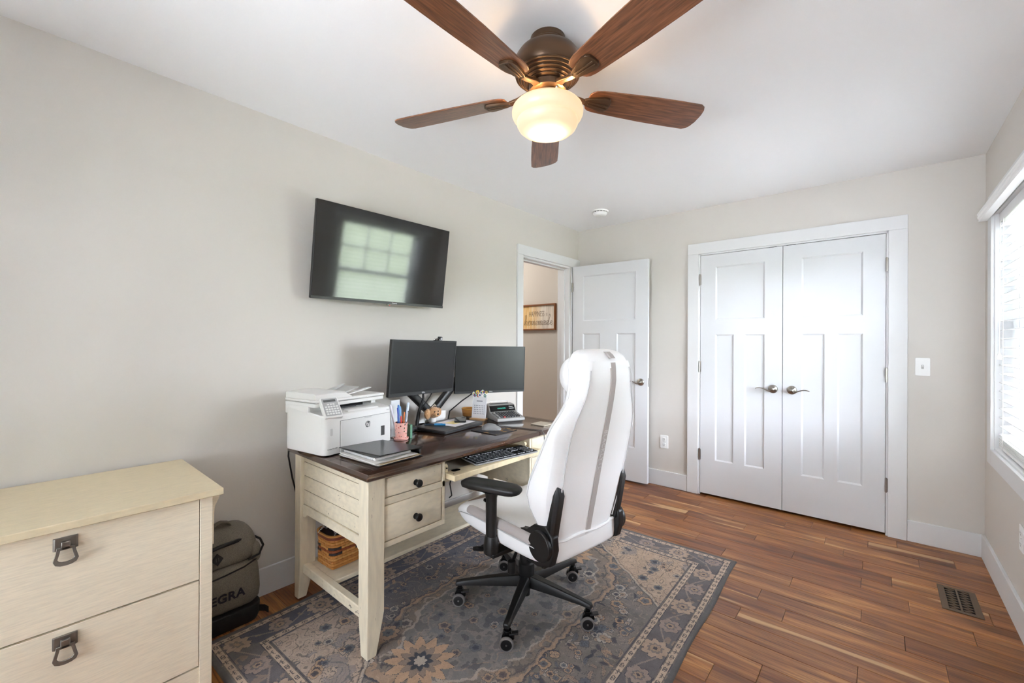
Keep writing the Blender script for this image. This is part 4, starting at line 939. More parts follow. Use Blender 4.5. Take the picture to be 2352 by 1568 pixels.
# grey stripe down the middle of the back with the maker's lettering
zs_ = [.470, .55, .65, .75, .85, .95, 1.02, 1.08, 1.13, 1.175, 1.20]
q = MB(); rings = []
for z in zs_:
    x = bx_at(z)[1] - .0035; hw = .015; rings.append([(x, -hw, z), (x, hw, z), (x + .012, hw, z), (x + .012, -hw, z)])
q.loft(rings).build('back_stripe', suede, back, local=True)
q = MB(); rings = []
for z, x in ((1.217, -.4935), (1.232, -.4805), (1.243, -.4645)): rings.append([(x - .0032, -.014, z), (x - .0032, .014, z), (x + .012, .014, z), (x + .012, -.014, z)])
q.loft(rings).build('back_stripe', suede, back, local=True)
CHM = XF[ch]
let_m = mat('pale_lettering', (206, 202, 200), .5)
zc = .845; sl = Vector((-.466 + .425, 0, .95 - .75)).normalized()
x_ = bx_at(zc)[1] - .0042
lm = CHM @ frame_m((x_, 0, zc), -Vector((sl.x, 0, sl.z)), (0, -1, 0)) 
lettering('3BLACKLYTE', .030, lm, let_m, back, .0004, bold=.0004, spacing=1.15)
# head strap, seams, bottom welt
def hoop(z0, z1, off, name, m_, parent):
    rings = []
    for z in (z0, (z0 + z1) / 2, z1): 
        b = bx_at(z); b[1] -= off; b[2] += off; b[3] += off; b[4] += off; b[0] = z; rings.append(back_ring(*b))
    return MB().loft(rings, caps=(False, False)).build(name, m_, parent, local=True, smooth=True)
hoop(1.178, 1.205, .0032, 'head_strap', leather, back)
for s in (1, -1):
    path = []
    for z in np.linspace(.50, 1.17, 24):
        b = bx_at(float(z)); path.append((b[1] + .0085, s * (b[5] + .10 * (b[2] - b[5])), float(z)))
    MB().tube(path, .0026, 6).build('panel_seam', seamc, back, local=True, smooth=True)
    path = [(bx_at(float(z))[3] - .032, s * (bx_at(float(z))[2] * .985), float(z)) for z in np.linspace(.52, 1.10, 22)]
    MB().tube(path, .0018, 6).build('bolster_seam', seamc, back, local=True, smooth=True)
path = [(bx_at(.478)[1] - .003 + (.012 if abs(t) > .8 else 0), t * .19, .478 + .004 * math.sin(t * 5)) for t in np.linspace(-1, 1, 15)]
MB().tube(path, .006, 8).build('bottom_welt', leather, back, local=True, smooth=True)
# head pillow strapped on the front
mb = MB(); rings = []
for t in np.linspace(-1, 1, 11):
    k = math.sqrt(max(0, 1 - (abs(t) ** 2.6))) * .96 + .04; rings.append([(-.322 + .068 * k * math.cos(a) * (1.0 if math.cos(a) > 0 else .9), .108 * t, 1.138 + .088 * k * math.sin(a)) for a in np.linspace(0, 2 * math.pi, 18, endpoint=False)])
pil = mb.loft(rings).build('head_pillow', leather, ch, local=True, sub=1)
# recline brackets
for s in (1, -1):
    yb_ = s * .262
    prof = [(-.168, .402), (-.178, .492), (-.232, .502), (-.275, .535), (-.345, .548), (-.385, .515), (-.390, .460), (-.372, .396), (-.30, .372), (-.22, .376)]
    y0, y1 = (.196, .232) if s > 0 else (-.232, -.196)
    br = MB().loft([[(x, y, z) for x, z in prof] for y in (y0, y1)]).build('recline_bracket', black_m, ch, local=True, bevel=.006)
    MB().cyl((-.326, (.231 if s > 0 else -.252), .468), .060, .021, 'y', 40).build('recline_cover', black_m, br, local=True, bevel=.004)
    MB().cyl((-.280, (.2325 if s > 0 else -.2365), .444), .004, .004, 'y', 10).build('cover_screw', dark_m, br, local=True)
    post = [(-.352, .50), (-.398, .494), (-.436, .690), (-.420, .738), (-.388, .700)]
    mid = [(-.372, .51), (-.392, .508), (-.420, .682), (-.415, .700), (-.402, .680)]
    post = [(x + .026, z - .012) for x, z in post]; mid = [(x + .026, z - .012) for x, z in mid]
    y0, y1, y2 = (.188, .218, .229) if s > 0 else (-.188, -.218, -.229)
    MB().loft([[(x, y0, z) for x, z in post], [(x, y1, z) for x, z in post], [(x, y2, z) for x, z in mid]]).build('back_upright', black_m, ch, local=True, bevel=.003)
MB().box(-.34, -.22, -.23, .23, .376, .392).build('seat_frame', black_m, ch, local=True, bevel=.004)
# armrests
for s in (1, -1):
    ax, ay = -.062, s * .284
    MB().box(ax - .035, ax + .035, s * .10, s * .30, .345, .362).build('arm_bracket', black_m, ch, local=True, bevel=.003)
    MB().loft([[(ax + r_ * 1.15 * math.cos(a), ay + r_ * math.sin(a), z) for a in np.linspace(0, 2 * math.pi, 24, endpoint=False)] for z, r_ in ((.352, .026), (.356, .030), (.385, .0315), (.425, .027), (.432, .0245))]).build('arm_sleeve', black_m, ch, local=True, smooth=True)
    pst = MB().loft([[(ax + r_ * 1.2 * math.cos(a), ay + r_ * math.sin(a), z) for a in np.linspace(0, 2 * math.pi, 20, endpoint=False)] for z, r_ in ((.41, .0215), (.60, .0235), (.622, .028), (.632, .05))]).build('arm_post', black_m, ch, local=True, smooth=True)
    MB().cyl((ax + .012, ay + s * .018, .585), .0075, .012, 'x', 14).build('arm_button', blackgl_m, pst, local=True, smooth=True)
    PMt = Matrix.Translation((ax, ay, 0)) @ Matrix.Rotation(s * R(22), 4, 'Z')
    o_ = [(.150, .018), (.150, -.018), (.138, -.036), (.10, -.045), (0, -.048), (-.10, -.047), (-.128, -.040), (-.142, -.022), (-.145, 0), (-.142, .022), (-.128, .040), (-.10, .047), (0, .048), (.10, .045), (.138, .036)]
    MB().loft([[(x * k, y * k, z) for x, y in o_] for z, k in ((.628, .80), (.634, .96), (.648, 1.0), (.655, .985), (.663, .86), (.6655, .70))]).xf(PMt).build('arm_pad', black_m, ch, local=True, bevel=.003)

for o in ch.children:
    if not o.name.startswith(('base_', 'caster', 'gas_', 'tilt_mech')): o.location.y = -.017
# ------------------------------------------------------------------ television
TVC = Vector((.129, -2.356, 1.774)); ty, tt = -.023, .142; TW, TH = .890, .520
tn = Vector((math.cos(ty) * math.cos(tt), math.sin(ty) * math.cos(tt), -math.sin(tt))); tu = Vector((-math.sin(ty), math.cos(ty), 0)); tv = tn.cross(tu)
TVM = Matrix.Translation(TVC) @ Matrix((tu, tv, tn)).transposed().to_4x4()    # local x right, y up, z out of the screen
tvs = thing('television', 'wall mounted flat black television tilted down above the desk', 'television', (0, TVC.y, TVC.z))
mb = MB().box(-TW / 2, TW / 2, -TH / 2, TH / 2, -.022, -.001); mb.frus((-.34, .34, -.22, .08, -.058), (-.38, .38, -.24, .14, -.022)); mb.xf(TVM).build('tv_body', black_m, tvs, bevel=.002)
g = NT('glossy_screen', .05); g.b.inputs['Base Color'].default_value = (.006, .006, .006, 1); g.b.inputs['Specular IOR Level'].default_value = 1.0
tc = g.n('TexCoord'); n = g.n('TexNoise', {'Vector': tc.outputs['Object'], 'Scale': 300, 'Detail': 2}); g.link(g.n('MapRange', {0: n.outputs['Fac'], 1: .70, 2: .75, 3: .07, 4: .4}).outputs[0], 'Roughness')
B(-TW / 2 + .004, TW / 2 - .004, -TH / 2 + .016, TH / 2 - .004, -.001, .0006).xf(TVM).build('screen', g.m, tvs)
B(-TW / 2, TW / 2, -TH / 2, -TH / 2 + .015, -.001, .0022).xf(TVM).build('bottom_bezel', mat('brushed_black_bezel', (58, 58, 56), .4, .3), tvs, bevel=.0006)
lettering('Hisense', .0115, TVM @ Matrix.Translation((.065, -TH / 2 + .0075, .0024)), mat('silver_print', (225, 225, 225), .4), tvs, .0002)
B(.018, .042, -TH / 2 - .006, -TH / 2, -.010, .0).xf(TVM).build('infrared_window', blackgl_m, tvs)
MB().ball((.036, -TH / 2 - .005, -.004), .0032, 10, 6).xf(TVM).build('power_light', mat('red_led', (200, 30, 15), .4, emit=(255, 40, 15), estr=2.5), tvs, smooth=True)
mb = MB(); mb.box(.001, .012, TVC.y - .10, TVC.y + .10, 1.66, 1.90); mb.build('wall_plate', black_m, tvs, bevel=.002)
mb = MB(); mb.tube([(.01, TVC.y - .03, 1.80), (.06, TVC.y + .05, 1.79), (.10, TVC.y, 1.79)], .014, 8); mb.build('mount_arm', black_m, tvs, smooth=True)
mb = MB(); 
for sx_ in (-.11, .11): mb.box(sx_ - .012, sx_ + .012, -.16, .14, -.064, -.05)
mb.box(-.12, .12, -.02, .02, -.075, -.060); mb.xf(TVM).build('tilt_rail', black_m, tvs)

# ------------------------------------------------------------------ monitors, arm, webcam
scr_m = mat('matte_screen', (28, 28, 30), .33, bump=.02, bscale=8, vary=.12, vscale=5, spec=.45)
def monitor(label, c, ya, ti, ro, w, h, bez, chin):
    c = Vector(c); n_ = Vector((math.cos(ya) * math.cos(ti), math.sin(ya) * math.cos(ti), -math.sin(ti))); u_ = Vector((-math.sin(ya), math.cos(ya), 0)); v_ = n_.cross(u_)
    Mx = Matrix.Translation(c) @ Matrix((u_, v_, n_)).transposed().to_4x4() @ Matrix.Rotation(ro, 4, 'Z')
    t = thing('computer_monitor', label, 'monitor', c); t['group'] = 'twin monitors on the desk'
    mb = MB().box(-w / 2, w / 2, -h / 2, h / 2, -.020, -.001); mb.frus((-w * .30, w * .30, -h * .34, h * .22, -.046), (-w * .44, w * .44, -h * .46, h * .40, -.020)); mb.xf(Mx).build('monitor_shell', black_m, t, bevel=.002)
    B(-w / 2 + bez, w / 2 - bez, -h / 2 + chin, h / 2 - bez, -.001, .0004).xf(Mx).build('screen', scr_m, t)
    mb = MB(); z1 = .0022; mb.box(-w / 2, w / 2, -h / 2, -h / 2 + chin, -.001, z1); mb.box(-w / 2, w / 2, h / 2 - bez, h / 2, -.001, z1); mb.box(-w / 2, -w / 2 + bez, -h / 2 + chin, h / 2 - bez, -.001, z1); mb.box(w / 2 - bez, w / 2, -h / 2 + chin, h / 2 - bez, -.001, z1)
    mb.xf(Mx).build('bezel', mat('monitor_bezel', (40, 40, 41), .45), t, bevel=.0006)
    lettering('DELL', .012, Mx @ Matrix.Translation((0, -h / 2 + chin * .55, z1 + .0002)), mat('silver_print', (225, 225, 225), .4), t, .0002, spacing=1.05)
    B(-.05, .05, -.05, .05, -.058, -.046).xf(Mx).build('mount_plate', black_m, t)
    return Mx
MLM = monitor('black monitor with a webcam clipped on top', (.245, -2.168, 1.129), .094, .081, -.014, .535, .333, .010, .020)
MRM = monitor('black thin bezel monitor in front of the door casing', (.275, -1.603, 1.091), -.408, .028, -.011, .535, .331, .004, .016)
arm = thing('monitor_stand', 'black dual monitor arm clamped at the back of the desk', 'monitor stand', (.135, -2.02, ZT))
mb = MB().prism(rrect(.10, .212, -2.13, -1.955, .02), ZT + .0005, ZT + .018); mb.build('clamp_base', blackgl_m, arm, bevel=.003)
MB().cyl((.125, -2.02, ZT + .018), .022, .06, n=22).build('post', black_m, arm, bevel=.002)
def armbar(p0, p1, w0, name='lift_arm'):
    p0, p1 = Vector(p0), Vector(p1); d = (p1 - p0); L_ = d.length; d.normalize(); sd = Vector((1, 0, 0)); sd = (sd - d * sd.dot(d)).normalized(); n_ = d.cross(sd)
    Mx = Matrix.Translation(p0) @ Matrix((d, sd, n_)).transposed().to_4x4()
    o_ = [(0, -.024), (L_, -.020), (L_, .020), (0, .024)]
    return MB().loft([[(x, y * k, z) for x, y in o_] for z, k in ((-w0, .75), (-w0 * .6, 1), (w0 * .6, 1), (w0, .75))]).xf(Mx).build(name, black_m, arm, bevel=.004)
for (pe, po) in (((.125, -2.215, .985), -2.05), ((.125, -1.80, 1.01), -1.99)):
    pj = (.125, po, ZT + .085)
    MB().cyl((pj[0], pj[1], ZT + .06), .026, .045, n=20).build('arm_joint', black_m, arm, bevel=.003)
    armbar(pj, pe, .024)
    MB().cyl((pe[0], pe[1], pe[2] - .02), .02, .05, n=18).build('arm_elbow', black_m, arm, bevel=.003)
MB().tube([(.135, -2.215, 1.00), (.165, -2.19, 1.06), (.172, -2.172, 1.125)], .013, 10).build('head_link', black_m, arm, smooth=True)
MB().tube([(.13, -1.80, 1.02), (.16, -1.70, 1.06), (.205, -1.63, 1.09)], .013, 10).build('head_link', black_m, arm, smooth=True)
blk_cord = mat('black_cable', (18, 18, 18), .5)
tag(MB().tube([(.19, -2.14, .98), (.20, -2.145, .93), (.195, -2.165, .88), (.19, -2.175, .83), (.20, -2.19, .79), (.21, -2.20, .762)], [.006, .007, .009, .011, .012, .010], 8).build('cable_bundle', blk_cord, None, smooth=True), 'black cables bundled below the webcam monitor down to the desk', 'cable')
tag(MB().tube([(.20, -2.06, .985), (.20, -2.09, .94), (.195, -2.13, .895), (.195, -2.16, .86)], .0035, 6).build('monitor_cable', blk_cord, None, smooth=True), 'thin black monitor cable slanting into the cable bundle', 'cable')
tag(MB().tube([(.20, -1.61, .99), (.17, -1.66, .93), (.13, -1.75, .87), (.08, -1.82, .80), (.06, -1.84, .66)], .0045, 6).build('display_cable', blk_cord, None, smooth=True), 'black display cable dropping behind the calculator', 'cable')
wc = thing('webcam', 'small black and silver webcam perched on the monitor edge', 'webcam', MLM @ Vector((.105, .1665, 0)))
WM = MLM @ Matrix.Translation((.105, .1665, 0))
MB().prism(rrect(-.013, .013, .002, .027, .006), -.004, .016).xf(WM).build('camera_body', black_m, wc, bevel=.003)
MB().cyl((.0, .0145, .015), .0075, .004, n=18).xf(WM).build('lens', chrome_m, wc, smooth=True); MB().box(-.0135, .0135, .0045, .0085, -.003, .0165).xf(WM).build('silver_band', chrome_m, wc)
MB().box(-.034, .006, -.001, .005, -.020, .004).xf(WM).build('clip', black_m, wc, bevel=.002); MB().tube([(-.012, .014, .004), (-.024, .010, -.004), (-.032, .004, -.016)], .004, 8).xf(WM).build('hinge_link', chrome_m, wc, smooth=True)

# ------------------------------------------------------------------ printer (local: +x front, +y right hand end)
PA = R(9.2); pr_ = thing('laser_printer', 'white laser printer with scanner lid and keypad on the desk', 'printer', (.429, -2.705, ZT), PA)
pw = mat('printer_white', (234, 233, 230), .4, bump=.015, bscale=500); pgrey = mat('keypad_grey', (176, 176, 176), .4); pline = mat('printer_seam', (120, 120, 120), .6)
def plan(x0, x1, r_=.03): return rrect(x0, x1, -.204, .204, r_, 5)
# lower body with side walls rising to the back
mb = MB(); 
def sectop(x): return .182 + .030 * min(1, max(0, (-x - .03) / .24))
pl_ = plan(-.31, 0)
mb.loft([[(x * .99, y * .99, .006) for x, y in pl_], [(x, y, .012) for x, y in pl_], [(x, y, sectop(x)) for x, y in pl_], [(x - .004 * (1 if x > -.1 else 0), y * .985, sectop(x) + .006) for x, y in pl_]])
mb.build('printer_body', pw, pr_, local=True, bevel=.003)
MB().box(-.28, -.02, -.18, .18, .0, .007).build('rubber_feet', black_m, pr_, local=True)
MB().box(.0, .0015, -.204 + .085, .19, .006, .158).build('tray_door_gap', pline, pr_, local=True)
td = MB().box(0, .0032, -.204 + .0865, .1885, .008, .1565).build('tray_door', pw, pr_, local=True, bevel=.001)
MB().box(.003, .0042, .02, .062, .1495, .1565).build('finger_notch', mat('notch_grey', (214, 213, 210), .5), td, local=True)
MB().box(.003, .0042, .125, .148, .045, .094).build('paper_gauge', mat('dark_gauge', (66, 66, 66), .3), td, local=True)
# round badge with cut-out lettering
bg = mat('badge_grey', (88, 88, 86), .45); BMx = XF[pr_] @ frame_m((.0034, .040, .118), (0, 1, 0), (0, 0, 1))
MB().cyl((0, 0, 0), .0158, .0006, n=36).xf(BMx).build('badge', bg, td)
lettering('hp', .030, BMx @ Matrix.Translation((.0, .0005, .0009)), pw, td, .0002, bold=.0004, shear=.32)
lettering('LaserJet Pro MFP', .0075, XF[pr_] @ frame_m((.0006, -.160, .034), (0, 1, 0), (0, 0, 1)), mat('badge_grey', (88, 88, 86), .45), pr_, .0002)
MB().prism(rrect(.095, .128, -.006, .006, .003), 0, .0006).xf(frame_m((.0002, -.277 + .05 + .062, .0), (0, 0, 1), (0, -1, 0))).build('usb_door', mat('notch_grey', (214, 213, 210), .5), pr_, local=True)
MB().box(-.0002, .0008, .165, .182, .170, .176).build('power_button', mat('notch_grey', (214, 213, 210), .5), pr_, local=True)
# top deck, output bay, lid
mb = MB().loft([[(x, y, z) for x, y in rrect(-.30, -.010, -.198, .200, .02)] for z in (.170, .1895)]); mb.build('output_deck', pw, pr_, local=True, bevel=.004)
MB().box(-.285, -.115, -.10, .105, .1885, .226).build('output_bay', dark_m, pr_, local=True)
MB().loft([[(-.055, -.06, .189), (-.020, -.06, .189), (-.020, .13, .189), (-.055, .13, .189)], [(-.055, -.055, .199), (-.026, -.055, .196), (-.026, .125, .196), (-.055, .125, .199)]]).build('paper_stop', pw, pr_, local=True, bevel=.001)
for y0, y1 in ((-.204, -.11), (.165, .195)): MB().box(-.305, -.12, y0, y1, .18, .226).build('lid_support', pw, pr_, local=True, bevel=.004)
MB().loft([[(x, y, z) for x, y in rrect(-.312, -.062, -.204, .204, .012)] for z in (.222, .240)]).build('scanner_bed', pw, pr_, local=True, bevel=.003)
lid = MB().loft([[(x, y, z) for x, y in rrect(-.312, -.058, -.205, .205, .012)] for z in (.2425, .256)]).build('scanner_lid', pw, pr_, local=True, bevel=.004)
hump = [(-.205, .256), (-.205, .286), (-.10, .292), (-.035, .285), (-.02, .272), (-.005, .262), (.0, .256)]
MB().loft([[(x, y, .256 + (z - .256) * k) for y, z in hump] for x, k in ((-.30, .9), (-.29, 1), (-.08, 1), (-.062, .75))]).build('feeder_cover', pw, lid, local=True, bevel=.004)
MB().loft([[(x, y, z) for y, z in ((-.02, .268), (.075, .292), (.077, .296), (-.02, .273))] for x in (-.27, -.11)]).build('feeder_tray', mat('tray_grey', (196, 196, 194), .4), lid, local=True)
MB().loft([[(x, y, z) for y, z in ((-.02, .262), (.135, .286), (.137, .290), (-.02, .267))] for x in (-.11, -.085)]).build('paper_guide', pw, lid, local=True)
MB().loft([[(x, y, z) for y, z in ((-.01, .275), (.06, .302), (.064, .307), (-.01, .280))] for x in (-.225, -.205)]).build('paper_guide', mat('tray_grey', (196, 196, 194), .4), lid, local=True)
MB().box(-.0585, -.0575, .035, .085, .2425, .249).build('lid_latch', mat('notch_grey', (214, 213, 210), .5), lid, local=True)
# tilted control panel
KP = Matrix.Translation((-.028, -.148, .226)) @ Matrix.Rotation(R(90 - 10), 4, 'Z') @ Matrix.Rotation(R(52), 4, 'X')
MB().loft([[(x, y, z) for x, y in rrect(-.043, .043, -.060, .048, .006)] for z in (-.018, .002)]).xf(KP).build('control_panel', pw, pr_, local=True, bevel=.002)
kp = MB().loft([[(x, y, z) for x, y in rrect(-.037, .037, -.050, .044, .003)] for z in (.002, .0028)]).xf(KP).build('keypad_face', pgrey, pr_, local=True)
MB().box(-.030, .028, .024, .036, .0028, .0034).xf(KP).build('display', mat('lcd_dark', (98, 100, 100), .2), kp, local=True)
for r_ in range(5):
    for c_ in range(5):
        if r_ == 0 and c_ in (0, 4): continue
        x = -.026 + c_ * .013; y = .010 - r_ * .0125
        MB().box(x - .005, x + .005, y - .004, y + .004, .0028, .0042).xf(KP).build('key', mat('key_white', (236, 236, 234), .4), kp, local=True)
MB().box(-.27, -.1, -.07, .05, .196, .205).build('output_roller', black_m, pr_, local=True)

# ------------------------------------------------------------------ binder with papers
bnd = thing('binder', 'black three ring binder stuffed with loose papers on the desk', 'binder', (.63, -2.72, ZT))
BM = frame_m((.477, -2.838, ZT), (.300, .012, 0), (-.012, .300, 0))   # local x toward desk front, y along desk
blk_leather = mat('black_vinyl', (30, 29, 28), .28, bump=.08, bscale=150)
paper_m = mat('paper', (236, 234, 230), .8, vary=.02); buff = mat('manila_paper', (226, 206, 170), .8, vary=.03)
MB().prism(rrect(.0, .300, .0, .245, .006), .001, .004).xf(BM).build('back_cover', blk_leather, bnd)
random.seed(4); zz = .0042
for i in range(9):
    th = random.choice([.0012, .002, .003]); dx, dy, ra = random.uniform(-.004, .020), random.uniform(-.020, .010), random.uniform(-.05, .05)
    mm = buff if i in (1, 4) else paper_m
    q = MB().box(.006, .285, .006, .225, zz, zz + th).xf(BM @ Matrix.Translation((.14 + dx, .11 + dy, 0)) @ Matrix.Rotation(ra, 4, 'Z') @ Matrix.Translation((-.14, -.11, 0))); q.build('paper_sheet', mm, bnd); zz += th + .0002
nb = MB().box(.012, .262, .012, .20, zz, zz + .009).xf(BM).build('notebook', paper_m, bnd)
for i in range(34):
    x = .018 + i * .0071; MB().tube([(x, .012 + .0055 * math.cos(a) - .002, zz + .0048 + .0062 * math.sin(a)) for a in np.linspace(0, 2 * math.pi, 8, endpoint=False)], .0007, 4, closed=True).xf(BM).build('wire_coil', steel_m, nb)
zz += .010
cm = BM @ Matrix.Translation((.0, .0, zz + .006)) @ Matrix.Rotation(R(-2.2), 4, 'X') @ Matrix.Rotation(R(-1.5), 4, 'Y') @ Matrix.Rotation(R(3), 4, 'Z')
MB().prism(rrect(-.004, .296, -.004, .244, .004), .0, .004).xf(cm).build('front_cover', blk_leather, bnd, bevel=.0012)
MB().box(.02, .28, .238, .247, .004, zz).xf(BM).build('binder_spine', blk_leather, bnd, bevel=.002)

# ------------------------------------------------------------------ pen cup and pens
PCX, PCY = .405, -2.452
cup = thing('pen_cup', 'pink floral cup of pens beside the printer', 'cup', (PCX, PCY, ZT))
g = NT('pink_floral_ceramic', .35); tc = g.n('TexCoord'); v_ = g.n('TexVoronoi', {'Vector': tc.outputs['Object'], 'Scale': 95}); n = g.n('TexNoise', {'Vector': tc.outputs['Object'], 'Scale': 28, 'Detail': 2})
mk = g.n('Math', {0: g.n('MapRange', {0: v_.outputs['Distance'], 1: .44, 2: .36}).outputs[0], 1: g.n('MapRange', {0: n.outputs['Fac'], 1: .40, 2: .45}).outputs[0]}, operation='MULTIPLY')
leafc = g.ramp(g.n('SeparateColor', {0: v_.outputs['Color']}).outputs[0], [(0, (84, 96, 60)), (.45, (60, 56, 48)), (.7, (200, 70, 60)), (1, (235, 225, 215))]); g.link(g.mix(mk.outputs[0], (236, 178, 164), leafc), 'Base Color')
MB().lathe([(.026, .010), (.030, .011), (.0335, .075), (.0335, .085), (.036, .086), (.036, .095), (.0325, .095), (.029, .02), (.0005, .02)], 32, (True, False)).xf(Matrix.Translation((PCX, PCY, ZT))).build('cup_body', g.m, cup, smooth=True, ang=30)
MB().lathe([(.030, .0005), (.038, .002), (.040, .012), (.038, .014), (.034, .008), (.0005, .008)], 32, (True, False)).xf(Matrix.Translation((PCX, PCY, ZT))).build('saucer', mat('pink_ceramic', (232, 176, 164), .4), cup, smooth=True)
pens = [('blue ballpoint pen standing in the pink cup', (40, 110, 190), (-.012, -.012), (-8, -6), .165, .0042), ('light blue capped pen leaning in the pink cup', (120, 175, 225), (-.002, .004), (-2, 3), .160, .0048), ('white and blue marker leaning right in the pink cup', (205, 218, 235), (.008, .015), (-4, -11), .178, .0058),
        ('orange pencil in the middle of the pink cup', (222, 120, 50), (.004, .004), (3, -4), .128, .0035), ('red pen low in the pink cup', (196, 54, 44), (.010, -.006), (4, 4), .11, .0042), ('blue stick pen at the back of the pink cup', (60, 90, 190), (-.014, .002), (-6, 2), .150, .0038), ('white floral pen next to the printer', (226, 222, 230), (-.016, -.016), (-9, 9), .172, .0058), ('silver comb-like ruler in the pink cup', (170, 168, 164), (.0, .022), (0, -8), .125, .004)]
for lb, c_, (dx, dy), (rx, ry), L_, r_ in pens:
    nm = 'pencil' if 'pencil' in lb else ('ruler' if 'ruler' in lb else ('marker' if 'marker' in lb else 'pen'))
    Mx = Matrix.Translation((PCX + dx, PCY + dy, ZT + .022)) @ Matrix.Rotation(R(rx), 4, 'Y') @ Matrix.Rotation(R(ry), 4, 'X')
    t = thing(nm, lb.replace('comb-like ', ''), nm, Mx.translation); t['group'] = 'pens in the pink cup'
    cm_ = mat('pen_%d_%d_%d' % c_, c_, .3)
    if nm == 'ruler': MB().box(-.008, .008, -.001, .001, 0, L_).xf(Mx).build('blade', steel_m, t); MB().box(-.008, .008, -.0014, .0014, L_, L_ + .006).xf(Mx).build('end_cap', black_m, t); continue
    MB().lathe([(.001, -.002), (r_ * .6, .008), (r_, .02), (r_, L_ * .55)], 12, (True, True)).xf(Mx).build('barrel', cm_, t, smooth=True)
    MB().lathe([(r_ * 1.12, L_ * .55), (r_ * 1.12, L_ * .97), (r_ * .7, L_)], 12, (True, True)).xf(Mx).build('cap' if nm != 'pencil' else 'eraser_end', cm_, t, smooth=True)
    if nm in ('pen', 'marker'): MB().box(-.0012, .0012, r_ * 1.05, r_ * 1.05 + .0018, L_ * .7, L_ * .98).xf(Mx).build('clip', cm_, t)
tag(B(.375, .418, -2.402, -2.388, ZT + .0005, ZT + .075).build('label_roll_box', mat('green_white_box', (96, 150, 120), .5, vary=.5, vscale=60), None, bevel=.001), 'small green and white packet behind the pink cup', 'packet')
ph = thing('clear_tape_dispenser', 'clear plastic holder standing behind the printer and pens', 'holder', (.33, -2.43, ZT))
MB().prism(rrect(.31, .34, -2.462, -2.402, .004), ZT + .001, ZT + .006).build('holder_base', mat('clear_plastic', (232, 236, 238), .1, trans=.0), ph); MB().box(.318, .322, -2.46, -2.404, ZT + .006, ZT + .205).build('holder_panel', mat('clear_plastic', (232, 236, 238), .1), ph)

# ------------------------------------------------------------------ laptop, papers, phone, marker
LM = frame_m((.500, -2.222, ZT), (-.050, .360, 0), (-.290, -.040, 0)); lap = thing('laptop', 'closed dark grey laptop lying under papers and a phone', 'laptop', LM.translation)
lpm = mat('laptop_grey', (88, 86, 86), .35, .5); LW, LD = .362, .252
MB().prism(rrect(0, LW, 0, LD, .010), .003, .0145).xf(LM).build('laptop_base', mat('laptop_dark', (44, 44, 45), .45), lap, bevel=.002)
MB().prism(rrect(-.001, LW + .001, -.001, LD, .010), .0152, .0215).xf(LM).build('laptop_lid', lpm, lap, bevel=.0015)
for x in (.03, LW - .03):
    for y in (.03, LD - .03): MB().cyl((x, y, .0003), .008, .003, n=12).xf(LM).build('foot', black_m, lap)
for k in range(9): MB().box(-.0006, .0004, .10 + k * .009, .106 + k * .009, .006, .011).xf(LM).build('vent_slot', dark_m, lap)
t = MB().box(.135, .345, .035, .210, .0219, .0226).xf(LM @ Matrix.Translation((0, 0, 0)) @ Matrix.Rotation(R(2), 4, 'Z')).build('paper_sheet', mat('white_sheet', (238, 232, 234), .8)); tag(t, 'white sheet of paper lying on the closed laptop', 'paper')
t = MB().box(.185, .265, .095, .165, .0228, .0244).xf(LM).build('sticky_note', mat('yellow_note', (246, 226, 160), .8)); tag(t, 'yellow sticky notes on the white sheet', 'sticky note')
PHM = LM @ Matrix.Translation((.300, .135, .0246)) @ Matrix.Rotation(R(38), 4, 'Z'); t = thing('smartphone', 'black smartphone resting on the papers', 'phone', PHM.translation)
MB().prism(rrect(-.075, .075, -.037, .037, .010), 0, .0095).xf(PHM).build('phone_case', black_m, t, bevel=.003); MB().prism(rrect(-.071, .071, -.033, .033, .007), .0095, .0099).xf(PHM).build('phone_glass', mat('phone_glass', (40, 42, 46), .08), t); MB().prism(rrect(.045, .068, -.03, -.006, .005), .0099, .0112).xf(PHM).build('camera_bump', blackgl_m, t)
MKM = LM @ Matrix.Translation((.095, .165, .0278)) @ Matrix.Rotation(R(-58), 4, 'Z'); t = thing('highlighter', 'blue marker lying on the laptop lid', 'marker', MKM.translation)
MB().cyl((-.065, 0, 0), .0052, .06, 'x', 14).xf(MKM).build('barrel', mat('marker_dark', (36, 54, 72), .35), t, smooth=True); MB().cyl((-.005, 0, 0), .0062, .068, 'x', 14).xf(MKM).build('cap', mat('marker_blue', (44, 140, 196), .3), t, smooth=True); MB().box(.0, .045, -.0012, .0012, .006, .0082).xf(MKM).build('clip', mat('marker_blue', (44, 140, 196), .3), t)

# ------------------------------------------------------------------ mouse, mat, calculator, calendar, baskets, toy
PM_ = frame_m((.517, -2.040, ZT), (.205, .006, 0), (-.006, .205, 0)); padn = NT('mouse_pad_print', .5); tc = padn.n('TexCoord'); n = padn.n('TexNoise', {'Vector': tc.outputs['Object'], 'Scale': 14, 'Detail': 3, 'Distortion': 1.2})
padn.link(padn.ramp(n.outputs['Fac'], [(.3, (30, 40, 70)), (.45, (48, 46, 50)), (.52, (36, 38, 44)), (.6, (176, 132, 70)), (.7, (196, 160, 110))]), 'Base Color')
t = thing('mouse_pad', 'dark printed mouse pad near the desk front', 'mouse pad', PM_.translation)
MB().prism(rrect(0, .205, 0, .195, .008), .0005, .0036).xf(PM_).build('pad_base', black_m, t); MB().prism(rrect(.003, .202, .003, .192, .007), .0036, .0041).xf(PM_).build('pad_surface', padn.m, t)
MM = Matrix.Translation((.600, -1.945, ZT + .0043)) @ Matrix.Rotation(R(38), 4, 'Z'); t = thing('computer_mouse', 'grey wireless mouse on the mouse pad', 'mouse', MM.translation)
mg = mat('mouse_grey', (136, 136, 136), .4); mb = MB(); rings = []
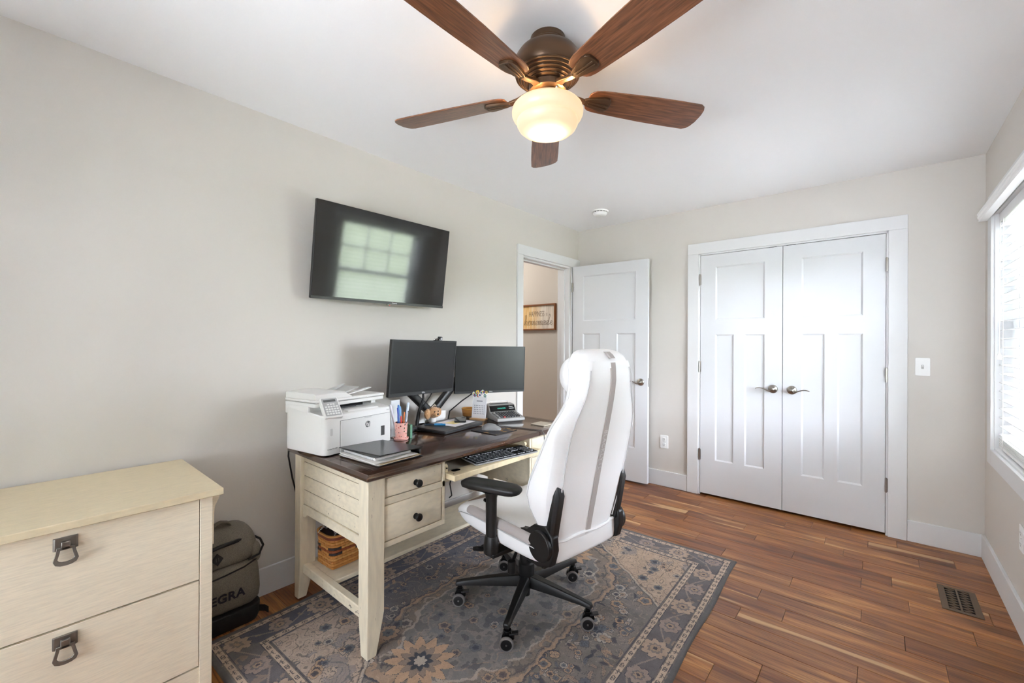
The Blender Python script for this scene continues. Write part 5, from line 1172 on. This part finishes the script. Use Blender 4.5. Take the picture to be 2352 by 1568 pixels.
for x, hw, h_ in ((-.058, .012, .008), (-.054, .026, .020), (-.035, .033, .036), (-.010, .033, .041), (.020, .031, .034), (.045, .028, .021), (.056, .022, .012), (.060, .012, .006)): rings.append([(x, hw * math.cos(a), h_ * math.sin(a) * (1 if math.sin(a) > 0 else 0)) for a in np.linspace(0, 2 * math.pi, 20, endpoint=False)])
mb.loft(rings).xf(MM).build('mouse_shell', mg, t, sub=1); MB().cyl((.036, -.003, .024), .009, .006, 'y', 16).xf(MM).build('scroll_wheel', black_m, t, smooth=True); MB().box(.012, .058, -.0006, .0006, .008, .0365).xf(MM).build('button_split', dark_m, t) if False else None
CM_ = frame_m((.470, -1.749, ZT), (.084, .183, 0), (-.183, .084, 0)); t = thing('printing_calculator', 'grey desktop printing calculator with green digits', 'calculator', CM_.translation)   # local x along front, y to back
cg = mat('calculator_grey', (158, 156, 152), .4, .15); cw_, cd_ = .202, .255
side = [(0, .004), (0, .020), (.004, .026), (.135, .046), (.140, .050), (.165, .088), (.172, .092), (.235, .096), (.250, .086), (.255, .060), (.255, .004)]
MB().loft([[(x, y, z) for y, z in side] for x in (0, cw_)]).xf(CM_).build('calculator_body', cg, t, bevel=.003)
MB().box(.01, cw_ - .01, .01, .24, .0005, .005).xf(CM_).build('rubber_feet', black_m, t)
dpm = CM_ @ frame_m((cw_ / 2, .1515, .0695), (1, 0, 0), (0, .025, .038))
MB().box(-.094, .094, -.0215, .0215, -.001, .0012).xf(dpm).build('display_panel', blackgl_m, t); MB().box(-.045, .030, -.010, .008, .0012, .0014).xf(dpm).build('display_window', mat('display_tint', (14, 32, 30), .15), t)
lettering('1234567890', .0125, dpm @ Matrix.Translation((-.008, -.001, .0016)), mat('green_digits', (40, 150, 130), .5, emit=(60, 220, 190), estr=.55), t, .0001); lettering('Canon', .011, dpm @ Matrix.Translation((.066, .010, .0014)), mat('silver_print', (225, 225, 225), .4), t, .0001, bold=.0002); MB().box(.050, .086, -.005, -.002, .0012, .0014).xf(dpm).build('print_mark', mat('silver_print', (225, 225, 225), .4), t)
sl_ = math.atan2(.020, .131); kpm = CM_ @ Matrix.Translation((0, .004, .026)) @ Matrix.Rotation(sl_, 4, 'X')
for r_ in range(5):
    for c_ in range(9):
        kc = mat('calc_key_dark', (62, 60, 60), .45) if c_ not in (0, 8) else mat('calc_key_grey', (128, 126, 122), .45)
        if r_ == 0 and c_ == 2: kc = mat('calc_key_red', (170, 60, 56), .45)
        x = .014 + c_ * .0195; y = .010 + r_ * .0235; MB().frus((x, x + .0155, y, y + .018, 0), (x + .002, x + .0135, y + .002, y + .016, .0075)).xf(kpm).build('key', kc, t)
MB().tube([(.035, .205, .095), (.035, .215, .112), (.165, .215, .112), (.165, .205, .095)], .0022, 6).xf(CM_).build('paper_holder', steel_m, t, smooth=True); MB().box(.03, .17, .200, .232, .0935, .0975).xf(CM_).build('paper_slot', black_m, t)
KM = frame_m((.247, -1.781, ZT), (.109, .034, 0), (-.034, .109, 0)); t = thing('desk_calendar', 'white desk calendar sheet with stickers along the top in a wooden stand', 'calendar', KM.translation)
MB().box(0, .115, -.012, .038, .0005, .012).xf(KM).build('wooden_stand', mat('light_wood', (206, 162, 112), .5, vary=.12, vscale=30, stretch=(1, 8, 8)), t, bevel=.001)
K2 = KM @ Matrix.Translation((0, .012, .010)) @ Matrix.Rotation(R(-8), 4, 'X')
MB().box(.004, .111, -.001, .003, 0, .150).xf(K2).build('card_stack', mat('card_white', (240, 240, 242), .7), t)
cl_ = mat('calendar_ink', (150, 152, 160), .7)
for r_ in range(5):
    for c_ in range(7): MB().box(.018 + c_ * .0125, .018 + c_ * .0125 + .006, -.0014, -.0009, .030 + r_ * .0135, .030 + r_ * .0135 + .0055).xf(K2).build('date_mark', cl_, t)
MB().box(.035, .080, -.0014, -.0009, .114, .121).xf(K2).build('month_mark', cl_, t)
st_c = [(226, 224, 232), (70, 90, 150), (70, 140, 130), (238, 208, 70), (200, 90, 80), (240, 240, 240), (190, 150, 180)]
random.seed(9)
for k in range(11):
    x = .008 + k * .0098; h_ = .152 + random.uniform(.0, .034) ; r0 = random.uniform(.010, .017); pts = [(x + r0 * math.cos(a) * random.uniform(.75, 1), h_ + r0 * math.sin(a) * random.uniform(.8, 1.1)) for a in np.linspace(0, 2 * math.pi, 11, endpoint=False)]
    MB().loft([[(px_, y, pz_) for px_, pz_ in pts] for y in (-.0022 - .0004 * (k % 3), -.0016 - .0004 * (k % 3))]).xf(K2).build('sticker', mat('sticker_%d' % (k % 7), st_c[k % 7], .5), t)
    MB().loft([[(x + (px_ - x) * .45, y, h_ + (pz_ - h_) * .45) for px_, pz_ in pts] for y in (-.0034, -.0022)]).xf(K2).build('sticker', mat('sticker_%d' % ((k + 3) % 7), st_c[(k + 3) % 7], .5), t)
# small woven basket behind the calendar
wick = mat('honey_wicker', (196, 138, 72), .55, vary=.2, vscale=40)
t = thing('wicker_basket', 'small honey wicker basket behind the calendar', 'basket', (.135, -1.690, ZT))
MB().lathe([(.034, .001), (.038, .004), (.044, .047), (.045, .05), (.041, .05), (.036, .008), (.0005, .008)], 28, (True, False)).xf(Matrix.Translation((.135, -1.690, ZT))).build('basket_wall', wick, t, smooth=True)
for k in range(5): MB().tube([((.0395 + k * .0014) * math.cos(a) + .135, (.0395 + k * .0014) * math.sin(a) - 1.690, ZT + .008 + k * .0095) for a in np.linspace(0, 2 * math.pi, 28, endpoint=False)], .0042, 6, closed=True).build('weave_row', wick, t, smooth=True)
MB().tube([(.046 * math.cos(a) + .135, .046 * math.sin(a) - 1.690, ZT + .054) for a in np.linspace(0, 2 * math.pi, 28, endpoint=False)], .0052, 8, closed=True).build('rim', mat('amber_wicker', (206, 150, 66), .5), t, smooth=True)
# plush puppy head on a white card box
t = thing('card_box', 'white folded card propped behind the plush puppy', 'card', (.18, -2.02, ZT)); CBM = frame_m((.190, -2.168, ZT + .035), (.012, .2, -.003), (0, 0, 1))
MB().box(0, .205, 0, .050, -.002, .0).xf(CBM).build('card_face', paper_m, t); MB().box(0, .205, -.016, .047, -.012, -.010).xf(CBM).build('card_back', paper_m, t); MB().box(0, .205, .048, .050, -.012, 0).xf(CBM).build('card_fold', paper_m, t)
PX, PY, PZ_ = .236, -2.093, ZT + .086
fur = mat('curly_tan_fur', (196, 150, 104), .95, bump=.9, bscale=130, vary=.25, vscale=70, sheen=.6)
t = thing('plush_puppy', 'tan plush puppy toy head sitting at the monitor arm', 'plush toy', (PX, PY, ZT))
def fluffy(c, r_, sc, name, m_, par, amp=.12, seed=0):
    o = MB().ball(c, r_, 28, 20, sc).build(name, m_, par, smooth=True); rg = np.random.default_rng(seed)
    for v in o.data.vertices: v.co *= 1; 
    cc = XF[par].inverted() @ Vector(c)
    for v in o.data.vertices:
        d = v.co - cc; v.co = cc + d * (1 + amp * (rg.random() - .4))
    return o
fluffy((PX, PY, PZ_), .038, (.8, 1.15, .92), 'head', fur, t, .10, 1); fluffy((PX + .030, PY - .004, PZ_ - .010), .020, (1, 1.1, .85), 'muzzle', fur, t, .12, 2)
fluffy((PX + .004, PY - .050, PZ_ - .006), .026, (.6, .85, 1.2), 'ear', fur, t, .16, 3); fluffy((PX - .002, PY + .046, PZ_ - .002), .021, (.7, .75, 1.2), 'ear', fur, t, .16, 4)
MB().ball((PX + .049, PY - .004, PZ_ - .006), .0055, 12, 8, (1, 1.3, 1)).build('nose', mat('nose_black', (30, 20, 18), .3), t, smooth=True)
for s in (-1, 1): MB().ball((PX + .031, PY + s * .014, PZ_ + .009), .0036, 10, 8).build('eye', mat('nose_black', (30, 20, 18), .3), t, smooth=True)
MB().lathe([(.020, 0), (.024, .006), (.022, .026), (.014, .046)], 20, (True, True)).xf(Matrix.Translation((PX - .024, PY + .01, ZT + .019))).build('neck_stand', paper_m, t, smooth=True)
MB().tube([(PX, PY - .012, PZ_ + .034), (PX + .004, PY - .002, PZ_ + .046), (PX, PY + .010, PZ_ + .042), (PX - .01, PY + .016, PZ_ + .050), (PX, PY + .022, PZ_ + .036)], .0022, 6).build('hair_ribbon', mat('cream_ribbon', (226, 214, 196), .7), t, smooth=True)
# usb hub and charging lead by the laptop
t = thing('usb_hub', 'small black adapter box at the foot of the cable bundle', 'adapter', (.255, -2.285, ZT)); B(.225, .290, -2.31, -2.255, ZT + .0005, ZT + .026).build('adapter_case', black_m, t, bevel=.003); MB().tube([(.285, -2.28, ZT + .012), (.315, -2.262, ZT + .006), (.33, -2.248, ZT + .011)], .003, 6).build('lead', blk_cord, t, smooth=True)
# note pad / coaster near the far end
t = thing('coaster', 'square pale stone coaster at the far end of the desk', 'coaster', (.72, -1.58, ZT)); MB().prism(rrect(.665, .775, -1.645, -1.535, .008), ZT + .0006, ZT + .0065).build('coaster_slab', mat('travertine', (208, 196, 176), .5, vary=.15, vscale=40), t, bevel=.0015); MB().prism(rrect(.672, .768, -1.638, -1.542, .006), ZT + .0001, ZT + .0008).build('cork_pad', mat('cork', (160, 120, 80), .9), t)
# loose charging cable over the front edge
gc = mat('grey_cable', (84, 82, 80), .5)
cp = [(.50, -1.86, ZT + .0035), (.58, -1.82, ZT + .0032), (.70, -1.785, ZT + .0032), (.80, -1.768, ZT + .0032), (.845, -1.765, ZT + .0045), (.860, -1.764, ZT - .010), (.863, -1.762, .70), (.866, -1.766, .645), (.862, -1.775, .600)]
t = thing('charging_cable', 'grey charging cable draped over the front edge of the desk', 'cable', cp[0]); MB().tube(cp, .0026, 8).build('cable_cord', gc, t, smooth=True); MB().loft([[(.862 + a * r_, -1.775 + b * r_, z) for a, b in ((1, 0), (.7, .7), (0, 1), (-.7, .7), (-1, 0), (-.7, -.7), (0, -1), (.7, -.7))] for z, r_ in ((.602, .003), (.596, .0055), (.566, .0055), (.562, .004))]).build('plug_grip', black_m, t, smooth=True); B(.8585, .8655, -1.777, -1.773, .552, .563).build('plug_tip', steel_m, t)
# keyboard on the tray
KBM = frame_m((.700, -2.283, .6612), (.150, -.024, 0), (.024, .150, 0)); kbd = thing('keyboard', 'black keyboard with silver rim on the pull out tray', 'keyboard', KBM.translation)   # local x toward user, y to the right
KBW, KBD = .432, .138
MB().loft([[(x, y, z + .008 * (1 - x / KBD)) for x, y in rrect(0, KBD, 0, KBW, .006, 3)] for z in (.001, .008)]).xf(KBM).build('keyboard_rim', mat('silver_rim', (168, 168, 170), .35, .6), kbd, bevel=.001)
MB().loft([[(x, y, z + .008 * (1 - x / KBD)) for x, y in rrect(.004, KBD - .006, .004, KBW - .004, .005, 3)] for z in (.0078, .0092)]).xf(KBM).build('keyboard_deck', mat('deck_black', (8, 8, 9), .6), kbd)
km_ = mat('key_black', (33, 33, 36), .35); ks = KBM @ Matrix.Translation((0, 0, .0172)) @ Matrix.Rotation(math.atan2(.008, KBD), 4, 'Y')
rows = [(0, [(i * 1.0 + (.5 if i > 0 else 0) + (.4 if i > 4 else 0) + (.4 if i > 8 else 0), 1) for i in range(13)]), (1.25, [(i, 1) for i in range(13)] + [(13, 2)]), (2.25, [(0, 1.5)] + [(1.5 + i, 1) for i in range(12)] + [(13.5, 1.5)]), (3.25, [(0, 1.75)] + [(1.75 + i, 1) for i in range(11)] + [(12.75, 2.25)]), (4.25, [(0, 2.25)] + [(2.25 + i, 1) for i in range(10)] + [(12.25, 2.75)]), (5.25, [(0, 1.5), (1.5, 1.25), (2.75, 1.25), (4, 6), (10, 1.25), (11.25, 1.25), (12.5, 1.25), (13.75, 1.25)])]
rows = [(r0, list(k0)) for r0, k0 in rows]
for r0, k0 in rows:
    if r0 in (0, 1.25, 2.25): k0 += [(15.4 + i, 1) for i in range(3)]
    if r0 == 4.25: k0 += [(16.4, 1)]
    if r0 == 5.25: k0 += [(15.4 + i, 1) for i in range(3)]
    if r0 > 0: k0 += [(18.8 + i, 1) for i in range(4)] if r0 in (1.25, 2.25, 4.25) else [(18.8 + i, 1) for i in range(3)]
uy_ = (KBW - .014) / 22.85; ux_ = (KBD - .018) / 6.3; cache = {}
for r0, k0 in rows:
    for c0, w_ in k0:
        key = round(w_, 2)
        if key not in cache: cache[key] = None
        y = .007 + c0 * uy_; x = .007 + r0 * ux_
        if cache[key] is None:
            o = MB().frus((0, ux_ - .0018, 0, w_ * uy_ - .0018, 0), (.0012, ux_ - .003, .0012, w_ * uy_ - .003, .0042)).build('key', km_, None); cache[key] = o.data
        else: o = bpy.data.objects.new('key', cache[key]); col.objects.link(o)
        o.parent = kbd; o.matrix_local = XF[kbd].inverted() @ ks @ Matrix.Translation((x, y, -.0004))

# ------------------------------------------------------------------ under the desk: basket, cables, papers
BX, BY, BZ = .300, -2.750, .1785
bk = thing('woven_basket', 'honey splint basket with leather handle on the desk shelf', 'basket', (BX, BY, BZ), R(2))
spl = [mat('splint_%d' % i, c_, .5, vary=.14, vscale=30, bump=.1, bscale=90) for i, c_ in enumerate([(196, 132, 66), (206, 146, 78), (184, 120, 58), (212, 156, 88)])]; dk = mat('splint_navy', (54, 46, 48), .6); rd = mat('splint_rust', (150, 78, 44), .6); leath = mat('basket_leather', (120, 58, 40), .5)
def sq(h, grow=0):
    """rounded square section: square at the base, rounder at the rim"""
    t_ = h / .155; a_ = .072 + .010 * t_ + grow; r_ = .010 + .040 * t_; return rrect(-a_, a_, -a_, a_, r_, 5)
MB().loft([[(x, y, z) for x, y in sq(z, -.003)] for z in (.001, .02, .06, .10, .14, .152)], caps=(True, False)).build('basket_liner', spl[2], bk, local=True, smooth=True)
nrow = 11
for r_ in range(nrow):
    z0, z1 = .004 + r_ * .0128, .004 + r_ * .0128 + .0122; base_ = sq((z0 + z1) / 2); n_ = 24
    # sample the outline evenly
    per = [Vector((*base_[i], 0)) for i in range(len(base_))]; ln_ = [0]
    for i in range(len(per)): ln_.append(ln_[-1] + (per[(i + 1) % len(per)] - per[i]).length)
    def at(s):
        s = s % ln_[-1]
        for i in range(len(per)):
            if ln_[i] <= s <= ln_[i + 1] + 1e-9:
                f_ = (s - ln_[i]) / max(1e-9, ln_[i + 1] - ln_[i]); return per[i].lerp(per[(i + 1) % len(per)], f_)
    q = {}
    for k in range(n_):
        over = (k + r_) % 2 == 0; kind_ = 'a'
        if r_ in (5, 7) and (k // 3) % 2 == 0: kind_ = 'd'
        if r_ == 6 : kind_ = 'r'
        s0, s1 = k / n_ * ln_[-1], (k + 1) / n_ * ln_[-1]; pts = [at(s0 + (s1 - s0) * j / 4) for j in range(5)]; rings = []
        for j, p_ in enumerate(pts):
            b_ = (.0026 if over else .0004) * math.sin(math.pi * (j / 4)) + .0004; d_ = p_.normalized(); o_ = p_ + d_ * b_; i_ = p_ - d_ * .001
            rings.append([(i_.x, i_.y, z0), (o_.x, o_.y, z0 + .001), (o_.x, o_.y, z1 - .001), (i_.x, i_.y, z1)])
        q.setdefault((kind_, k // 3 if r_ in (5, 7) else 0), MB()).loft(rings)
    for (kd, _), qq in q.items(): qq.build('weave_row' if r_ not in (5, 7) else 'weave_splint', {'a': spl[r_ % 4], 'd': dk, 'r': rd}[kd], bk, local=True)
def band(z0, z1, g0, g1, nm, mm):
    o0, o1 = sq(.148, g1), sq(.148, g0); rings = [[(x, y, z0) for x, y in o0], [(x, y, z1) for x, y in o0], [(x, y, z1) for x, y in o1], [(x, y, z0) for x, y in o1]]; return MB().loft(rings, closed=True).build(nm, mm, bk, local=True, bevel=.0008, seg=1)
band(.143, .160, .0, .004, 'leather_band', leath); band(.158, .166, -.002, .006, 'rim', spl[1])
MB().loft([[(x, y, .150) for x, y in sq(.15, -.004)], [(x * .97, y * .97, .156) for x, y in sq(.15, -.004)]]).build('basket_fill', mat('fill_dark', (50, 34, 34), .9, vary=.5, vscale=60), bk, local=True)
MB().strip([(-.094, -.03, .145), (-.110, -.03, .125), (-.118, -.03, .095), (-.110, -.03, .070), (-.092, -.03, .062)], (0, .018, 0), .004).build('handle_strap', mat('tan_leather', (186, 122, 60), .5), bk, local=True); MB().cyl((-.1015, -.03, .138), .0042, .004, 'x', 12).build('rivet', leath, bk, local=True)
# gingham cloth ruffle and berries
g = NT('gingham', .9); tc = g.n('TexCoord'); ck = g.n('TexChecker', {0: tc.outputs['Object'], 1: (*s2l((232, 226, 216)), 1), 2: (*s2l((48, 42, 50)), 1), 'Scale': 210.}); g.link(ck.outputs[0], 'Base Color')
cl = thing('gingham_cloth', 'black and white gingham cloth tucked in the woven basket', 'cloth', (BX, BY, BZ + .16), R(20)); mb = MB(); rings = []
for i in range(15):
    a = i / 14; p_ = Vector((-.060 + .100 * a, -.045 + .02 * math.sin(a * 3), .012 + .055 * math.sin(a * math.pi * .95) - .012 * a)); w_ = .030 + .006 * math.sin(i * 1.9)
    rings.append([(p_.x, p_.y - w_, p_.z - .012 + .003 * math.sin(i * 2.2)), (p_.x, p_.y, p_.z + .010), (p_.x, p_.y + w_, p_.z - .010 + .003 * math.cos(i * 2.6)), (p_.x, p_.y + w_ * .9, p_.z - .014), (p_.x, p_.y, p_.z + .006), (p_.x, p_.y - w_ * .9, p_.z - .016)])
mb.loft(rings).build('cloth_ruffle', g.m, cl, local=True, smooth=True)
random.seed(3)
for i in range(8):
    a = random.uniform(0, 6.28); r_ = random.uniform(.01, .055); t = MB().ball((BX + r_ * math.cos(a), BY + r_ * math.sin(a), BZ + .162), random.uniform(.006, .010), 10, 7).build('berry', mat('dried_berry_%d' % (i % 3), [(120, 40, 34), (70, 40, 40), (150, 70, 44)][i % 3], .5), smooth=True)
    tag(t, 'dried red berry in the woven basket', 'berry', 'berries in the basket')
# hanging cords below the tray
cps = [[(.60, -2.36, .628), (.62, -2.40, .60), (.60, -2.47, .57), (.56, -2.55, .52)], [(.58, -2.30, .60), (.60, -2.31, .50), (.61, -2.32, .44)], [(.59, -2.24, .60), (.62, -2.29, .52), (.63, -2.285, .46), (.625, -2.30, .45)], [(.54, -2.26, .60), (.53, -2.36, .50), (.50, -2.44, .43), (.46, -2.52, .38)]]
lbs = ['black cord sagging from the tray toward the drawers', 'straight black cord hanging under the keyboard tray', 'hooked black cord end hanging under the keyboard tray', 'long black cord drooping behind the pedestal']
for p_, lb in zip(cps, lbs):
    P2 = []
    for a, b in zip(p_[:-1], p_[1:]):
        for k in range(4): P2.append(Vector(a).lerp(Vector(b), k / 4))
    P2.append(Vector(p_[-1])); tag(MB().tube(P2, .0032, 6).build('power_cord', blk_cord, None, smooth=True), lb, 'cord')
t = thing('cord_bundle', 'tangle of black cords tied up under the keyboard tray', 'cord', (.62, -2.12, .60)); random.seed(21)
for k in range(7): MB().tube([(.60 + random.uniform(-.02, .03), -2.34 + j * .085, .605 + random.uniform(-.012, .018)) for j in range(7)], .0045, 6).build('cord_loop', blk_cord, t, smooth=True)
B(.58, .66, -2.36, -2.33, .59, .632).build('tie_block', black_m, t, bevel=.004)
# printer cord behind the desk end
tag(MB().tube([(.088, -2.908, .742), (.084, -2.908, .70), (.082, -2.897, .64), (.078, -2.885, .58), (.06, -2.86, .50)], .0042, 8).build('printer_cord', blk_cord, None, smooth=True), 'black power cord hanging behind the printer end of the desk', 'cord')
t = thing('paper_stack', 'white papers and file on the shelf below the far pedestal', 'papers', (.36, -1.70, .1785)); B(.22, .46, -1.80, -1.52, .179, .192).build('paper_ream', paper_m, t); B(.24, .44, -1.79, -1.55, .192, .200).build('folder', mat('brown_folder', (150, 126, 110), .7), t)

# ------------------------------------------------------------------ backpack
bp = thing('backpack', 'grey canvas backpack with black bottom between cabinet and desk', 'backpack', (.115, -3.165, 0))
canvas = NT('grey_canvas', .9); tc = canvas.n('TexCoord'); wv = canvas.n('TexNoise', {'Vector': tc.outputs['Object'], 'Scale': 420, 'Detail': 2}); w2_ = canvas.n('TexNoise', {'Vector': tc.outputs['Object'], 'Scale': 9, 'Detail': 3})
canvas.link(canvas.mix(.4, canvas.ramp(wv.outputs['Fac'], [(.35, (92, 86, 78)), (.6, (138, 130, 118))]), canvas.ramp(w2_.outputs['Fac'], [(.3, (96, 90, 82)), (.7, (128, 121, 110))])), 'Base Color'); bpn = canvas.n('Bump', {'Strength': .3, 'Distance': .002, 'Height': wv.outputs['Fac']}); canvas.link(bpn.outputs[0], 'Normal')
blk_c = mat('black_nylon', (20, 19, 19), .7, bump=.2, bscale=200)
def bsec(z, xb, xf, hw, r_=.05, cy0=-3.168): return [(x, y, z) for x, y in rrect(xb, xf, cy0 - hw, cy0 + hw, min(r_, hw * .9, (xf - xb) * .48), 5)]
MB().loft([bsec(.004, .03, .212, .118, .045), bsec(.03, .022, .222, .126, .05), bsec(.085, .02, .224, .128, .05)]).build('bottom_panel', blk_c, bp, bevel=.004)
MB().loft([bsec(.075, .022, .222, .126), bsec(.15, .02, .228, .128), bsec(.24, .02, .226, .124, .06), bsec(.285, .02, .214, .120, .06), bsec(.30, .02, .206, .118, .06)]).build('front_pocket', canvas.m, bp, sub=1)
MB().loft([bsec(.28, .02, .205, .120, .06), bsec(.33, .018, .205, .122, .06), bsec(.375, .018, .196, .122, .06), bsec(.41, .02, .178, .112, .06), bsec(.44, .025, .150, .092, .055), bsec(.455, .04, .12, .06, .035)]).build('upper_body', canvas.m, bp, sub=1)
MB().loft([[(x, -3.050 + .018 * math.cos(a) * k, z) for x, z in ((.06 + .12 * (a / 6.28), .335 + .03 * math.sin(a)),)] * 1 for a, k in ((0, 1),)]) if False else None
MB().ball((.165, -3.062, .315), .045, 18, 12, (1.0, .62, 1.15)).build('side_bulge', canvas.m, bp, smooth=True)
MB().tube([(.205, -3.10, .30), (.212, -3.055, .315), (.195, -3.032, .345), (.15, -3.03, .36), (.10, -3.04, .362)], .005, 8).build('side_piping', blk_c, bp, smooth=True)
MB().tube([(.20, -3.285, .385), (.196, -3.22, .397), (.186, -3.15, .398), (.165, -3.10, .392), (.12, -3.07, .385)], .009, 8).build('top_zip', blk_c, bp, smooth=True)
MB().tube([(.222, -3.28, .262), (.224, -3.20, .270), (.219, -3.12, .280), (.20, -3.06, .292)], .0035, 6).build('pocket_zip', blk_c, bp, smooth=True)
MB().strip([(.10, -3.225, .448), (.105, -3.215, .468), (.105, -3.185, .478), (.102, -3.155, .468), (.10, -3.140, .445)], (.03, 0, 0), .008).build('grab_handle', canvas.m, bp, bevel=.003)
DM = frame_m((.2075, -3.225, .348), (-.02, 1, 0), (-.16, 0, 1)); MB().prism([(-.024, 0), (0, -.027), (.024, 0), (0, .027)], -.002, .003).xf(DM).build('lash_tab', blk_c, bp); 
for s in (-1, 1): MB().box(s * .005 - .0012, s * .005 + .0012, -.008, .008, .003, .0034).xf(DM).build('tab_slot', mat('slot_grey', (90, 88, 84), .8), bp)
lettering('EGRA', .052, frame_m((.2315, -3.190, .172), (-.03, 1, 0), (0, 0, 1)), mat('navy_print', (34, 32, 44), .8), bp, .0004, bold=.0018, spacing=1.1)
MB().strip([(.20, -3.055, .05), (.215, -3.030, .045), (.22, -3.015, .03)], (0, .0, .03), .003).build('strap_end', blk_c, bp)

bp.location.x -= .012; bp.location.y -= .022
bp.scale = (.97, .97, .96)
